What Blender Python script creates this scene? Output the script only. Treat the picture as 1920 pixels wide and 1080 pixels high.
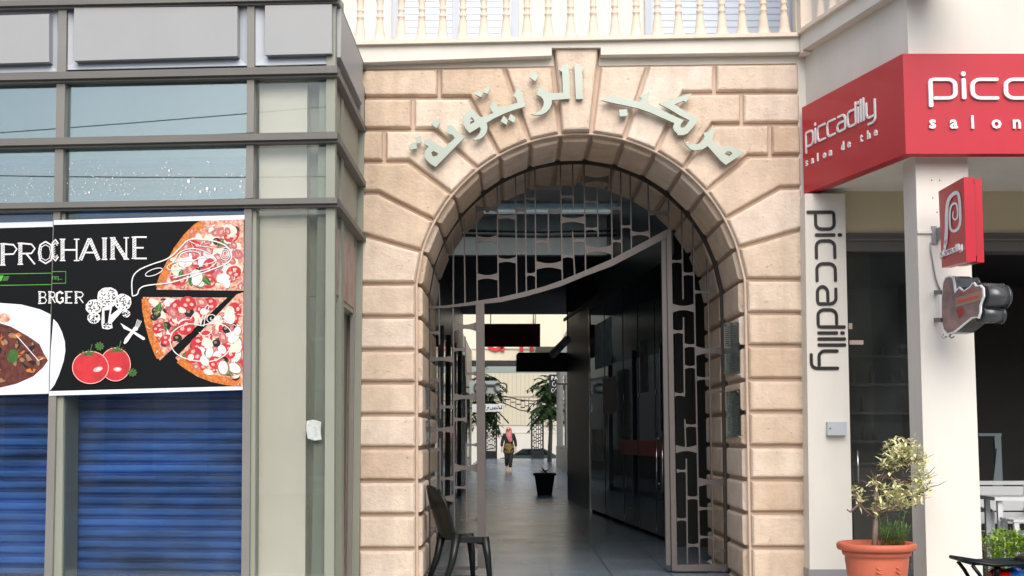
import bpy, bmesh, math, random
from mathutils import Vector, Matrix
from mathutils.geometry import tessellate_polygon
R = math.radians
random.seed(7)
for o in list(bpy.data.objects):
    bpy.data.objects.remove(o)
S = bpy.context.scene
COL = S.collection

# ------------------------------------------------------------------ camera, sky, sun, exposure
CZ = 1.40                       # eye height above the pavement
F = 2500.0                      # focal length in pixels of a 1920 wide picture
TH = math.atan(275.0 / F)       # upward tilt
cam_data = bpy.data.cameras.new('camera')
cam_data.sensor_width = 36.0
cam_data.lens = F / 1920.0 * 36.0
cam_data.clip_start = 0.05
cam_data.clip_end = 2000
cam = bpy.data.objects.new('camera', cam_data)
cam.location = (0, 0, CZ)
cam.rotation_euler = (R(90) + TH, 0, 0)
COL.objects.link(cam)
S.camera = cam

SUN_EL, SUN_AZ = R(42), R(172)     # azimuth clockwise from +Y: high, behind the camera's right shoulder
w = bpy.data.worlds.new("World")
S.world = w
w.use_nodes = True
nt = w.node_tree
sky = nt.nodes.new('ShaderNodeTexSky')
sky.sky_type = 'NISHITA'
sky.sun_disc = False
sky.sun_elevation = SUN_EL
sky.sun_rotation = SUN_AZ
sky.dust_density = 4.0
sky.ozone_density = 1.0
bg = nt.nodes['Background']
bg.inputs['Strength'].default_value = 0.15
nt.links.new(sky.outputs[0], bg.inputs[0])
sd = bpy.data.lights.new('sun', 'SUN')
sd.energy = 1.5
sd.angle = R(55)
sd.color = (1.0, 0.99, 0.975)
sun = bpy.data.objects.new('sun', sd)
COL.objects.link(sun)
to_sun = Vector((math.sin(SUN_AZ) * math.cos(SUN_EL), math.cos(SUN_AZ) * math.cos(SUN_EL), math.sin(SUN_EL)))
sun.rotation_euler = to_sun.to_track_quat('Z', 'Y').to_euler()
sun.location = (8, -10, 20)
S.view_settings.view_transform = 'Standard'
S.view_settings.look = 'None'
S.view_settings.exposure = 0.44
S.view_settings.gamma = 1.0

# ------------------------------------------------------------------ layout helpers (photo measurements -> metres)
CT, ST = math.cos(TH), math.sin(TH)
def ray(px, py):
    x, y = (px - 960.0) / F, (540.0 - py) / F
    return Vector((x, CT - y * ST, ST + y * CT))
ORG = Vector((0, 0, CZ))
def P(px, py, Y):
    d = ray(px, py)
    return ORG + d * (Y / d.y)
def PX(px, py, X):
    d = ray(px, py)
    return ORG + d * (X / d.x)
def PZ(px, py, Z):
    d = ray(px, py)
    return ORG + d * ((Z - CZ) / d.z)
def PP(px, py, p0, n):
    d = ray(px, py)
    return ORG + d * ((p0 - ORG).dot(n) / d.dot(n))

# ------------------------------------------------------------------ materials
def mat(name, col, rough=0.6, metal=0.0, bump=None, var=None, spec=0.5, col2=None, island=0.0, coat=0.0, streak=None, emit=None):
    m = bpy.data.materials.new(name)
    m.use_nodes = True
    t = m.node_tree
    b = t.nodes['Principled BSDF']
    b.inputs['Roughness'].default_value = rough
    b.inputs['Metallic'].default_value = metal
    b.inputs['Specular IOR Level'].default_value = spec
    b.inputs['Coat Weight'].default_value = coat
    b.inputs['Base Color'].default_value = (*col, 1)
    tc = t.nodes.new('ShaderNodeTexCoord')
    out = None
    if var:
        sc, amt = var
        n = t.nodes.new('ShaderNodeTexNoise')
        n.inputs['Scale'].default_value = sc
        n.inputs['Detail'].default_value = 6
        n.inputs['Roughness'].default_value = 0.62
        t.links.new(tc.outputs['Object'], n.inputs['Vector'])
        if streak:
            mp = t.nodes.new('ShaderNodeMapping')
            mp.inputs['Scale'].default_value = streak
            t.links.new(tc.outputs['Object'], mp.inputs['Vector'])
            t.links.new(mp.outputs[0], n.inputs['Vector'])
        cr = t.nodes.new('ShaderNodeValToRGB')
        c2 = col2 if col2 else tuple(c * (1 - amt) for c in col)
        cr.color_ramp.elements[0].position = 0.34
        cr.color_ramp.elements[1].position = 0.66
        cr.color_ramp.elements[0].color = (*c2, 1)
        cr.color_ramp.elements[1].color = (*col, 1)
        t.links.new(n.outputs['Fac'], cr.inputs[0])
        out = cr.outputs[0]
    if island:
        g = t.nodes.new('ShaderNodeNewGeometry')
        hs = t.nodes.new('ShaderNodeHueSaturation')
        mr = t.nodes.new('ShaderNodeMapRange')
        mr.inputs['To Min'].default_value = 1 - island
        mr.inputs['To Max'].default_value = 1 + island
        t.links.new(g.outputs['Random Per Island'], mr.inputs['Value'])
        t.links.new(mr.outputs[0], hs.inputs['Value'])
        mr2 = t.nodes.new('ShaderNodeMapRange')
        mr2.inputs['To Min'].default_value = 1.25
        mr2.inputs['To Max'].default_value = 0.8
        t.links.new(g.outputs['Random Per Island'], mr2.inputs['Value'])
        t.links.new(mr2.outputs[0], hs.inputs['Saturation'])
        hs.inputs['Color'].default_value = (*col, 1)
        if out: t.links.new(out, hs.inputs['Color'])
        out = hs.outputs[0]
    if out: t.links.new(out, b.inputs['Base Color'])
    if bump:
        sc, stg, dist = bump
        n = t.nodes.new('ShaderNodeTexNoise')
        n.inputs['Scale'].default_value = sc
        n.inputs['Detail'].default_value = 8
        n.inputs['Roughness'].default_value = 0.65
        t.links.new(tc.outputs['Object'], n.inputs['Vector'])
        bp = t.nodes.new('ShaderNodeBump')
        bp.inputs['Strength'].default_value = stg
        bp.inputs['Distance'].default_value = dist
        t.links.new(n.outputs['Fac'], bp.inputs['Height'])
        t.links.new(bp.outputs[0], b.inputs['Normal'])
    if emit:
        b.inputs['Emission Color'].default_value = (*emit[0], 1)
        b.inputs['Emission Strength'].default_value = emit[1]
    return m

def stone_mat(name, c1, c2, island):
    m = mat(name, c1, 0.85, var=(5.0, 0.2), col2=c2, island=island, spec=0.25)
    t = m.node_tree
    b = t.nodes['Principled BSDF']
    tc = [n for n in t.nodes if n.type == 'TEX_COORD'][0]
    # tooled, pitted travertine-like surface: stretched noise plus sparse pits
    mp = t.nodes.new('ShaderNodeMapping')
    mp.inputs['Scale'].default_value = (0.85, 1.0, 1.1)
    t.links.new(tc.outputs['Object'], mp.inputs['Vector'])
    n1 = t.nodes.new('ShaderNodeTexNoise'); n1.inputs['Scale'].default_value = 30; n1.inputs['Detail'].default_value = 9; n1.inputs['Roughness'].default_value = 0.68
    n2 = t.nodes.new('ShaderNodeTexNoise'); n2.inputs['Scale'].default_value = 19; n2.inputs['Detail'].default_value = 4; n2.inputs['Roughness'].default_value = 0.75
    for n in (n1, n2): t.links.new(mp.outputs[0], n.inputs['Vector'])
    # faint vertical rain streaks over the courses
    m3 = t.nodes.new('ShaderNodeMapping'); m3.inputs['Scale'].default_value = (3.2, 1.0, 0.35)
    n3 = t.nodes.new('ShaderNodeTexNoise'); n3.inputs['Scale'].default_value = 2.0; n3.inputs['Detail'].default_value = 6
    t.links.new(tc.outputs['Object'], m3.inputs['Vector']); t.links.new(m3.outputs[0], n3.inputs['Vector'])
    r3 = t.nodes.new('ShaderNodeMapRange'); r3.inputs['From Min'].default_value = 0.5; r3.inputs['From Max'].default_value = 0.75; r3.inputs['To Min'].default_value = 1.0; r3.inputs['To Max'].default_value = 0.84
    t.links.new(n3.outputs['Fac'], r3.inputs['Value'])
    mu = t.nodes.new('ShaderNodeMix'); mu.data_type = 'RGBA'; mu.blend_type = 'MULTIPLY'; mu.inputs['Factor'].default_value = 1
    src = b.inputs['Base Color'].links[0].from_socket
    t.links.new(src, mu.inputs['A']); t.links.new(r3.outputs[0], mu.inputs['B']); t.links.new(mu.outputs['Result'], b.inputs['Base Color'])
    pit = t.nodes.new('ShaderNodeMapRange'); pit.inputs['From Min'].default_value = 0.62; pit.inputs['From Max'].default_value = 0.75
    t.links.new(n2.outputs['Fac'], pit.inputs['Value'])
    mx = t.nodes.new('ShaderNodeMath'); mx.operation = 'MULTIPLY_ADD'; mx.inputs[1].default_value = -1.1
    t.links.new(pit.outputs[0], mx.inputs[0]); t.links.new(n1.outputs['Fac'], mx.inputs[2])
    bp = t.nodes.new('ShaderNodeBump'); bp.inputs['Strength'].default_value = 0.75; bp.inputs['Distance'].default_value = 0.015
    t.links.new(mx.outputs[0], bp.inputs['Height']); t.links.new(bp.outputs[0], b.inputs['Normal'])
    return m

def glass_mat(name, tint, refl=0.10, ior=1.5, rough=0.01, dust=0.035):
    m = bpy.data.materials.new(name); m.use_nodes = True
    t = m.node_tree
    t.nodes.remove(t.nodes['Principled BSDF'])
    o = t.nodes['Material Output']
    tr = t.nodes.new('ShaderNodeBsdfTransparent'); tr.inputs[0].default_value = (*tint, 1)
    gl = t.nodes.new('ShaderNodeBsdfGlossy'); gl.inputs['Roughness'].default_value = rough
    gl.inputs['Color'].default_value = (0.86, 0.95, 0.96, 1)
    fr = t.nodes.new('ShaderNodeFresnel'); fr.inputs['IOR'].default_value = ior
    ad = t.nodes.new('ShaderNodeMath'); ad.operation = 'ADD'; ad.inputs[1].default_value = refl; ad.use_clamp = True
    t.links.new(fr.outputs[0], ad.inputs[0])
    mx = t.nodes.new('ShaderNodeMixShader')
    t.links.new(ad.outputs[0], mx.inputs[0]); t.links.new(tr.outputs[0], mx.inputs[1]); t.links.new(gl.outputs[0], mx.inputs[2])
    # dust and smears on the pane: a thin uneven film
    df = t.nodes.new('ShaderNodeBsdfDiffuse'); df.inputs[0].default_value = (0.62, 0.66, 0.68, 1)
    tc = t.nodes.new('ShaderNodeTexCoord'); mp = t.nodes.new('ShaderNodeMapping'); mp.inputs['Scale'].default_value = (1.6, 1.0, 0.7)
    nz = t.nodes.new('ShaderNodeTexNoise'); nz.inputs['Scale'].default_value = 2.2; nz.inputs['Detail'].default_value = 7
    t.links.new(tc.outputs['Object'], mp.inputs['Vector']); t.links.new(mp.outputs[0], nz.inputs['Vector'])
    mr = t.nodes.new('ShaderNodeMapRange'); mr.inputs['From Min'].default_value = 0.35; mr.inputs['From Max'].default_value = 0.75
    mr.inputs['To Min'].default_value = dust * 0.3; mr.inputs['To Max'].default_value = dust * 1.7
    t.links.new(nz.outputs['Fac'], mr.inputs['Value'])
    m2 = t.nodes.new('ShaderNodeMixShader')
    t.links.new(mr.outputs[0], m2.inputs[0]); t.links.new(mx.outputs[0], m2.inputs[1]); t.links.new(df.outputs[0], m2.inputs[2])
    t.links.new(m2.outputs[0], o.inputs['Surface'])
    return m

def tile_mat(name, c1, c2, joint, sx, sy, rough):
    m = mat(name, c1, rough, bump=(40, 0.05, 0.004))
    t = m.node_tree; b = t.nodes['Principled BSDF']
    tc = [n for n in t.nodes if n.type == 'TEX_COORD'][0]
    br = t.nodes.new('ShaderNodeTexBrick')
    br.inputs['Color1'].default_value = (*c1, 1); br.inputs['Color2'].default_value = (*c2, 1); br.inputs['Mortar'].default_value = (*joint, 1)
    br.inputs['Scale'].default_value = 1; br.inputs['Brick Width'].default_value = sx; br.inputs['Row Height'].default_value = sy
    br.inputs['Mortar Size'].default_value = 0.009; br.offset = 0.0
    t.links.new(tc.outputs['Object'], br.inputs['Vector'])
    n = t.nodes.new('ShaderNodeTexNoise'); n.inputs['Scale'].default_value = 1.4; n.inputs['Detail'].default_value = 8
    t.links.new(tc.outputs['Object'], n.inputs['Vector'])
    mr = t.nodes.new('ShaderNodeMapRange'); mr.inputs['To Min'].default_value = 0.72; mr.inputs['To Max'].default_value = 1.2
    t.links.new(n.outputs['Fac'], mr.inputs['Value'])
    mu = t.nodes.new('ShaderNodeMix'); mu.data_type = 'RGBA'; mu.blend_type = 'MULTIPLY'; mu.inputs['Factor'].default_value = 1
    t.links.new(br.outputs['Color'], mu.inputs['A']); t.links.new(mr.outputs[0], mu.inputs['B'])
    t.links.new(mu.outputs['Result'], b.inputs['Base Color'])
    mr2 = t.nodes.new('ShaderNodeMapRange'); mr2.inputs['To Min'].default_value = rough * 0.7; mr2.inputs['To Max'].default_value = rough * 1.5
    t.links.new(n.outputs['Fac'], mr2.inputs['Value']); t.links.new(mr2.outputs[0], b.inputs['Roughness'])
    return m

def c8(r, g, b):      # sRGB 0-255 -> linear
    f = lambda v: ((v / 255 + 0.055) / 1.055) ** 2.4 if v > 10 else v / 255 / 12.92
    return (f(r), f(g), f(b))

M = {}
M['stone'] = stone_mat('rusticated_stone', c8(222, 205, 187), c8(205, 187, 169), 0.10)
M['stone_joint'] = mat('stone_joint', c8(203, 183, 167), 0.9, bump=(40, 0.4, 0.01), var=(6, 0.12), spec=0.2)
M['white_plaster'] = mat('white_plaster', c8(222, 219, 211), 0.75, bump=(50, 0.12, 0.006), var=(1.6, 0.11), spec=0.3, streak=(1, 1, 0.25))
M['coping'] = mat('coping_stone', c8(226, 214, 200), 0.8, bump=(40, 0.15, 0.006), var=(4, 0.1), spec=0.3)
M['baluster'] = mat('baluster_stone', c8(224, 210, 194), 0.8, bump=(60, 0.15, 0.004), var=(9, 0.1), spec=0.3, island=0.04)
M['cream'] = mat('cream_plaster', c8(208, 196, 168), 0.8, bump=(50, 0.1, 0.005), var=(2, 0.06), spec=0.3)
M['letter'] = mat('brushed_aluminium', c8(158, 168, 160), 0.38, metal=0.35, bump=(90, 0.05, 0.002), var=(3, 0.08))
M['alu'] = mat('grey_aluminium', c8(130, 129, 125), 0.5, metal=0.15, var=(2.5, 0.1), bump=(30, 0.03, 0.003))
M['alu_dark'] = mat('weathered_aluminium_ledge', c8(112, 111, 108), 0.55, metal=0.1, var=(3.0, 0.18), streak=(0.4, 1, 2))
M['alu_green'] = mat('greenish_aluminium', c8(146, 150, 138), 0.5, metal=0.1, var=(2.0, 0.08))
M['panel'] = mat('grey_composite_panel', c8(158, 161, 163), 0.45, metal=0.0, var=(1.3, 0.06))
M['panel_rim'] = mat('panel_rim', c8(176, 184, 196), 0.4, metal=0.0, var=(2, 0.05))
M['glass'] = glass_mat('shopfront_glass', (0.82, 0.92, 0.93), 0.06, 1.5)
M['glass_up'] = glass_mat('transom_glass', (0.72, 0.84, 0.85), 0.19, 1.6)
M['glass_low'] = glass_mat('display_glass', (0.95, 0.97, 0.96), 0.015, 1.45, 0.01, 0.014)
M['acrylic'] = glass_mat('acrylic_plate', (0.62, 0.74, 0.72), 0.06, 1.5, 0.06)
M['dark_glass'] = mat('black_glass', (0.006, 0.009, 0.010), 0.05, spec=0.6)
M['shutter'] = mat('blue_shutter', (0.055, 0.21, 0.72), 0.45, spec=0.35, var=(1.6, 0.8), streak=(0.35, 1, 3.2), bump=(14, 0.08, 0.004))  # streaked dark bands in the blue stand in for reflections over the shutter
M['shutter_dark'] = mat('shutter_bottom', (0.01, 0.03, 0.11), 0.4, var=(2.2, 0.4))
M['pale_inside'] = mat('pale_interior', c8(176, 188, 184), 0.7, var=(1.2, 0.08))
M['gate'] = mat('grey_painted_iron', c8(97, 92, 91), 0.45, metal=0.2, var=(5, 0.14), bump=(60, 0.06, 0.002))
M['gate_frame'] = mat('dark_iron_band', c8(74, 68, 62), 0.5, metal=0.3, var=(6, 0.2))
M['red_sign'] = mat('red_sign_enamel', (0.50, 0.017, 0.038), 0.36, spec=0.3, var=(1.5, 0.08), coat=0.06)
M['dark_red'] = mat('dark_red_board', (0.10, 0.008, 0.010), 0.4)
M['white_letter'] = mat('white_letter', c8(232, 234, 236), 0.4)
M['black'] = mat('black_letter', (0.010, 0.010, 0.012), 0.4)
M['black_plastic'] = mat('black_plastic', (0.008, 0.012, 0.013), 0.34, spec=0.35, bump=(40, 0.04, 0.002), var=(6, 0.3))
M['poster_black'] = mat('poster_black', (0.0075, 0.0085, 0.0095), 0.45, spec=0.12)
M['poster_white'] = mat('poster_white', c8(226, 232, 240), 0.4)
M['print_white'] = mat('print_white', c8(225, 226, 228), 0.45)
M['print_red'] = mat('print_tomato', (0.62, 0.035, 0.045), 0.4, var=(9, 0.35))
M['print_pink'] = mat('print_ham', c8(196, 112, 118), 0.45, var=(40, 0.3))
M['print_green'] = mat('print_leaf', (0.055, 0.17, 0.035), 0.45, var=(30, 0.5))
M['print_lime'] = mat('print_lime', (0.10, 0.42, 0.06), 0.45)
M['print_cheese'] = mat('print_cheese', c8(232, 204, 180), 0.45, var=(38, 0.5), col2=c8(186, 84, 70))
M['print_crust'] = mat('print_crust', c8(222, 142, 62), 0.45, var=(45, 0.5), col2=c8(168, 78, 30))
M['print_mush'] = mat('print_mushroom', c8(228, 220, 204), 0.45, var=(30, 0.12))
M['print_tan'] = mat('print_tan', c8(150, 118, 86), 0.45)
M['print_meat'] = mat('print_meat', c8(112, 58, 48), 0.45, var=(24, 0.7), col2=c8(66, 30, 26))
M['print_glint'] = mat('print_glint', c8(240, 178, 170), 0.4)
M['floor'] = tile_mat('arcade_tiles', c8(108, 122, 136), c8(100, 114, 127), c8(66, 74, 82), 0.6, 0.6, 0.22)
M['pavement'] = tile_mat('pavement_tiles', c8(190, 187, 181), c8(180, 178, 173), c8(96, 94, 90), 0.4, 0.4, 0.75)
M['asphalt'] = mat('asphalt', (0.055, 0.055, 0.055), 0.9, bump=(120, 0.4, 0.01), var=(3, 0.2))
M['earth'] = mat('earth', (0.16, 0.13, 0.10), 0.95, var=(0.4, 0.3))
M['ceil'] = mat('grey_ceiling', c8(214, 218, 220), 0.7, var=(2, 0.1))
M['added_rooflight'] = glass_mat('added_frosted_pane', (.62, .65, .65), .02, 1.3, .3)
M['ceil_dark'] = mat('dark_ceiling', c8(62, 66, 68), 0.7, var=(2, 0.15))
M['column_cream'] = mat('cream_column', c8(238, 228, 218), 0.7, var=(1.2, 0.05))
M['far_white'] = mat('far_white_wall', c8(196, 194, 186), 0.8, var=(1, 0.06))
M['far_cream'] = mat('pale_cream_plaster', c8(212, 206, 186), 0.8, var=(1, 0.05))
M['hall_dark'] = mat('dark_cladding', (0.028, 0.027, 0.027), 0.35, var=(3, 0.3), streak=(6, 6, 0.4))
M['wood_dark'] = mat('dark_timber', (0.045, 0.030, 0.024), 0.4, var=(4, 0.4), streak=(8, 8, 0.5))
M['plate_text'] = mat('plate_text', c8(88, 104, 104), 0.6)
M['steel'] = mat('polished_steel', c8(190, 192, 194), 0.2, metal=0.95)
M['terracotta'] = mat('terracotta_plastic', c8(196, 104, 78), 0.55, var=(5, 0.12), bump=(50, 0.04, 0.003))
M['soil'] = mat('soil', (0.035, 0.024, 0.018), 0.95, bump=(40, 0.8, 0.02))
M['bark'] = mat('grey_bark', c8(142, 130, 116), 0.85, var=(20, 0.3), bump=(60, 0.4, 0.006))
M['twig'] = mat('twig', c8(112, 92, 82), 0.85)
M['leaf_cream'] = mat('variegated_leaf', c8(236, 232, 190), 0.5, island=0.18, var=(45, 0.3), col2=c8(204, 204, 152))
M['leaf_green'] = mat('green_leaf', (0.075, 0.15, 0.035), 0.5, island=0.3)
M['leaf_hedge'] = mat('hedge_leaf', (0.20, 0.33, 0.04), 0.5, island=0.3)
M['leaf_dark'] = mat('tree_leaf', (0.10, 0.20, 0.06), 0.55, island=0.35)
M['white_furn'] = mat('white_furniture', c8(206, 210, 214), 0.45, var=(5, 0.05))
M['cafe_dark'] = mat('dark_cafe_wall', c8(44, 40, 38), 0.6, var=(2, 0.3))
M['cafe_grey'] = mat('grey_blind_box', c8(94, 92, 90), 0.55, var=(3, 0.1))
M['blue_paint'] = mat('blue_scooter_paint', (0.02, 0.13, 0.52), 0.18, coat=0.6, spec=0.6)
M['red_lens'] = mat('red_lens', (0.55, 0.008, 0.008), 0.12, coat=0.6)
M['rubber'] = mat('rubber', (0.015, 0.015, 0.015), 0.75)
M['skin'] = mat('skin', c8(214, 168, 142), 0.5)
M['scarf'] = mat('pink_scarf', c8(216, 130, 132), 0.8, var=(14, 0.25), bump=(30, 0.4, 0.01))
M['tunic'] = mat('patterned_tunic', c8(150, 128, 62), 0.8, var=(13, 0.55), col2=c8(70, 62, 34))
M['charcoal'] = mat('charcoal_cloth', (0.016, 0.015, 0.018), 0.8)
M['car_paint'] = mat('dark_car_paint', (0.035, 0.055, 0.052), 0.2, coat=0.6)
M['cladding'] = mat('white_cladding', c8(188, 182, 162), 0.6, var=(1, 0.06))
M['metal_grey'] = mat('galvanised_metal', c8(150, 152, 154), 0.45, metal=0.5)

# ------------------------------------------------------------------ mesh builder
def root_of(o):
    while o.parent: o = o.parent
    return o
class MB:
    def __init__(s): s.v, s.f, s.mi, s.sm = [], [], [], []
    def face(s, pts, mi=0, smooth=False):
        i = len(s.v); s.v += [Vector(p) for p in pts]; s.f.append(tuple(range(i, i + len(pts)))); s.mi.append(mi); s.sm.append(smooth)
    def grid(s, rows, mi=0, closed=False, smooth=True, cap=False):
        i0 = len(s.v); n = len(rows[0])
        for r in rows: s.v += [Vector(p) for p in r]
        for a in range(len(rows) - 1):
            for b in range(n if closed else n - 1):
                c = (b + 1) % n
                s.f.append((i0 + a * n + b, i0 + a * n + c, i0 + (a + 1) * n + c, i0 + (a + 1) * n + b)); s.mi.append(mi); s.sm.append(smooth)
        if cap:
            s.f.append(tuple(i0 + k for k in range(n - 1, -1, -1))); s.mi.append(mi); s.sm.append(False)
            s.f.append(tuple(i0 + (len(rows) - 1) * n + k for k in range(n))); s.mi.append(mi); s.sm.append(False)
    def prism(s, poly, vec, mi=0, holes=(), back=True):
        """solid from a 3-D outline (may be concave, may have holes) swept by vec"""
        vec = Vector(vec)
        loops = [[Vector(p) for p in poly]] + [[Vector(p) for p in h] for h in holes]
        flat = [p for l in loops for p in l]
        tris = tessellate_polygon(loops)
        i0 = len(s.v); n = len(flat)
        s.v += flat + [p + vec for p in flat]
        for t in tris:
            s.f.append(tuple(i0 + k for k in t)); s.mi.append(mi); s.sm.append(False)
            if back: s.f.append(tuple(i0 + n + k for k in reversed(t))); s.mi.append(mi); s.sm.append(False)
        k0 = 0
        for l in loops:
            m = len(l)
            for k in range(m):
                a, b = i0 + k0 + k, i0 + k0 + (k + 1) % m
                s.f.append((a, b, b + n, a + n)); s.mi.append(mi); s.sm.append(False)
            k0 += m
    def box(s, lo, hi, mi=0):
        (x0, y0, z0), (x1, y1, z1) = lo, hi
        s.prism([(x0, y0, z0), (x1, y0, z0), (x1, y0, z1), (x0, y0, z1)], (0, y1 - y0, 0), mi)
    def bar(s, a, b, w, h, mi=0, up=(0, 0, 1)):
        a, b = Vector(a), Vector(b); d = (b - a).normalized(); up = Vector(up)
        if abs(d.dot(up)) > 0.95: up = Vector((0, 1, 0))
        u = d.cross(up).normalized(); v = u.cross(d)
        s.prism([a + u * w / 2 + v * h / 2, a - u * w / 2 + v * h / 2, a - u * w / 2 - v * h / 2, a + u * w / 2 - v * h / 2], b - a, mi)
    def tube(s, path, rad, n=8, mi=0, cap=True):
        path = [Vector(p) for p in path]
        if not isinstance(rad, (list, tuple)): rad = [rad] * len(path)
        rows = []; ref = None
        for i, p in enumerate(path):
            d = (path[min(i + 1, len(path) - 1)] - path[max(i - 1, 0)]).normalized()
            if ref is None:
                ref = d.orthogonal().normalized()
            ref = (ref - d * ref.dot(d)).normalized()
            q = d.cross(ref)
            rows.append([p + (ref * math.cos(2 * math.pi * k / n) + q * math.sin(2 * math.pi * k / n)) * rad[i] for k in range(n)])
        s.grid(rows, mi, closed=True, smooth=True, cap=cap)
    def lathe(s, prof, c, n=16, mi=0, cap=True):
        c = Vector(c)
        rows = [[c + Vector((r * math.cos(2 * math.pi * k / n), r * math.sin(2 * math.pi * k / n), z)) for k in range(n)] for r, z in prof]
        s.grid(rows, mi, closed=True, smooth=True, cap=cap)
    def ellipsoid(s, c, r, mi=0, n=12, m=8, squash=None):
        c = Vector(c); rows = []
        for a in range(m + 1):
            t = math.pi * (a + 0.001) / (m + 0.002)
            rows.append([c + Vector((r[0] * math.sin(t) * math.cos(2 * math.pi * k / n), r[1] * math.sin(t) * math.sin(2 * math.pi * k / n), r[2] * math.cos(t))) for k in range(n)])
        s.grid(rows, mi, closed=True, smooth=True, cap=True)
    def build(s, name, mats, parent=None, loc=None):
        if not isinstance(mats, (list, tuple)): mats = [mats]
        me = bpy.data.meshes.new(name)
        if parent is not None: base = root_of(parent).location.copy()
        else: base = Vector(loc) if loc is not None else sum(s.v, Vector()) / max(1, len(s.v))
        if parent is None and loc is None: base.z = min(p.z for p in s.v)
        me.from_pydata([tuple(p - base) for p in s.v], [], s.f)
        for m in mats: me.materials.append(m)
        for k, p in enumerate(me.polygons):
            p.material_index = s.mi[k]; p.use_smooth = s.sm[k]
        bm = bmesh.new(); bm.from_mesh(me)
        bmesh.ops.remove_doubles(bm, verts=bm.verts, dist=1e-6)
        bmesh.ops.recalc_face_normals(bm, faces=bm.faces)
        bm.to_mesh(me); bm.free(); me.update()
        o = bpy.data.objects.new(name, me); COL.objects.link(o)
        if parent is not None: o.parent = parent
        else: o.location = base
        return o

def tag(o, label=None, cat=None, group=None, kind=None):
    if label: o['label'] = label
    if cat: o['category'] = cat
    if group: o['group'] = group
    if kind: o['kind'] = kind
    return o
def thing(name, loc, label, cat, group=None):
    o = bpy.data.objects.new(name, None); COL.objects.link(o)
    o.location = loc; o.empty_display_size = 0.2
    return tag(o, label, cat, group)
def B(lo, hi, name, m, parent=None):
    b = MB(); b.box(lo, hi); return b.build(name, m, parent)

def chaikin(p, n=2, closed=False):
    for _ in range(n):
        q = []
        L = len(p)
        rng = range(L if closed else L - 1)
        if not closed: q.append(p[0])
        for i in rng:
            a, b = p[i], p[(i + 1) % L]
            q.append(tuple(a[k] * .75 + b[k] * .25 for k in range(2))); q.append(tuple(a[k] * .25 + b[k] * .75 for k in range(2)))
        if not closed: q.append(p[-1])
        p = q
    return p
def ribbon2d(path, w, roundcap=True):
    """2-D outline (list of points) of a stroke"""
    L, Rr = [], []
    n = len(path)
    for i, p in enumerate(path):
        a = path[max(i - 1, 0)]; b = path[min(i + 1, n - 1)]
        d = Vector((b[0] - a[0], b[1] - a[1]))
        if d.length < 1e-9: d = Vector((1, 0))
        d.normalize(); nn = Vector((-d.y, d.x)) * w / 2
        L.append((p[0] + nn.x, p[1] + nn.y)); Rr.append((p[0] - nn.x, p[1] - nn.y))
    return L, Rr
def stroke(mb, path, w, to3, depth, mi=0):
    """a flat stroke with thickness: to3 maps 2-D to world, depth is the sweep vector"""
    path = list(path)
    # rounded ends: extend by small taper points
    L, Rr = ribbon2d(path, w)
    def capd(p, q):
        d = Vector((p[0] - q[0], p[1] - q[1])); d.normalize(); return d
    d1 = capd(path[-1], path[-2]); d0 = capd(path[0], path[1])
    e1 = [(path[-1][0] + d1.x * w * .35 + s * -d1.y * w * .3, path[-1][1] + d1.y * w * .35 + s * d1.x * w * .3) for s in (1, -1)]
    e0 = [(path[0][0] + d0.x * w * .35 + s * -d0.y * w * .3, path[0][1] + d0.y * w * .35 + s * d0.x * w * .3) for s in (1, -1)]
    Lx = [e0[1]] + L + [e1[0]]
    Rx = [e0[0]] + Rr + [e1[1]]
    depth = Vector(depth)
    rowsA = [to3(*p) for p in Lx]; rowsB = [to3(*p) for p in Rx]
    g = [rowsA, rowsB, [p + depth for p in rowsB], [p + depth for p in rowsA], rowsA]
    for a, b in ((0, 1), (1, 2), (3, 0)):
        ra, rb = g[a], g[b]
        for k in range(len(ra) - 1):
            mb.face([ra[k], ra[k + 1], rb[k + 1], rb[k]], mi)
    for k in (0, -1):
        mb.face([rowsA[k], rowsB[k], rowsB[k] + depth, rowsA[k] + depth], mi)

def poly_inset(pts, d):
    """inset a simple polygon (list of 2-D) by distance d (or list per edge)"""
    n = len(pts)
    A = sum(pts[i][0] * pts[(i + 1) % n][1] - pts[(i + 1) % n][0] * pts[i][1] for i in range(n))
    sgn = 1 if A > 0 else -1
    if not isinstance(d, (list, tuple)): d = [d] * n
    lines = []
    for i in range(n):
        a, b = Vector(pts[i]), Vector(pts[(i + 1) % n])
        e = (b - a).normalized(); nn = Vector((-e.y, e.x)) * sgn
        lines.append((a + nn * d[i], e))
    out = []
    for i in range(n):
        p, e = lines[i - 1]; q, g = lines[i]
        den = e.x * g.y - e.y * g.x
        if abs(den) < 0.02: out.append((q.x, q.y))
        else:
            t = ((q.x - p.x) * g.y - (q.y - p.y) * g.x) / den
            r = p + e * t; out.append((r.x, r.y))
    return out

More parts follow.
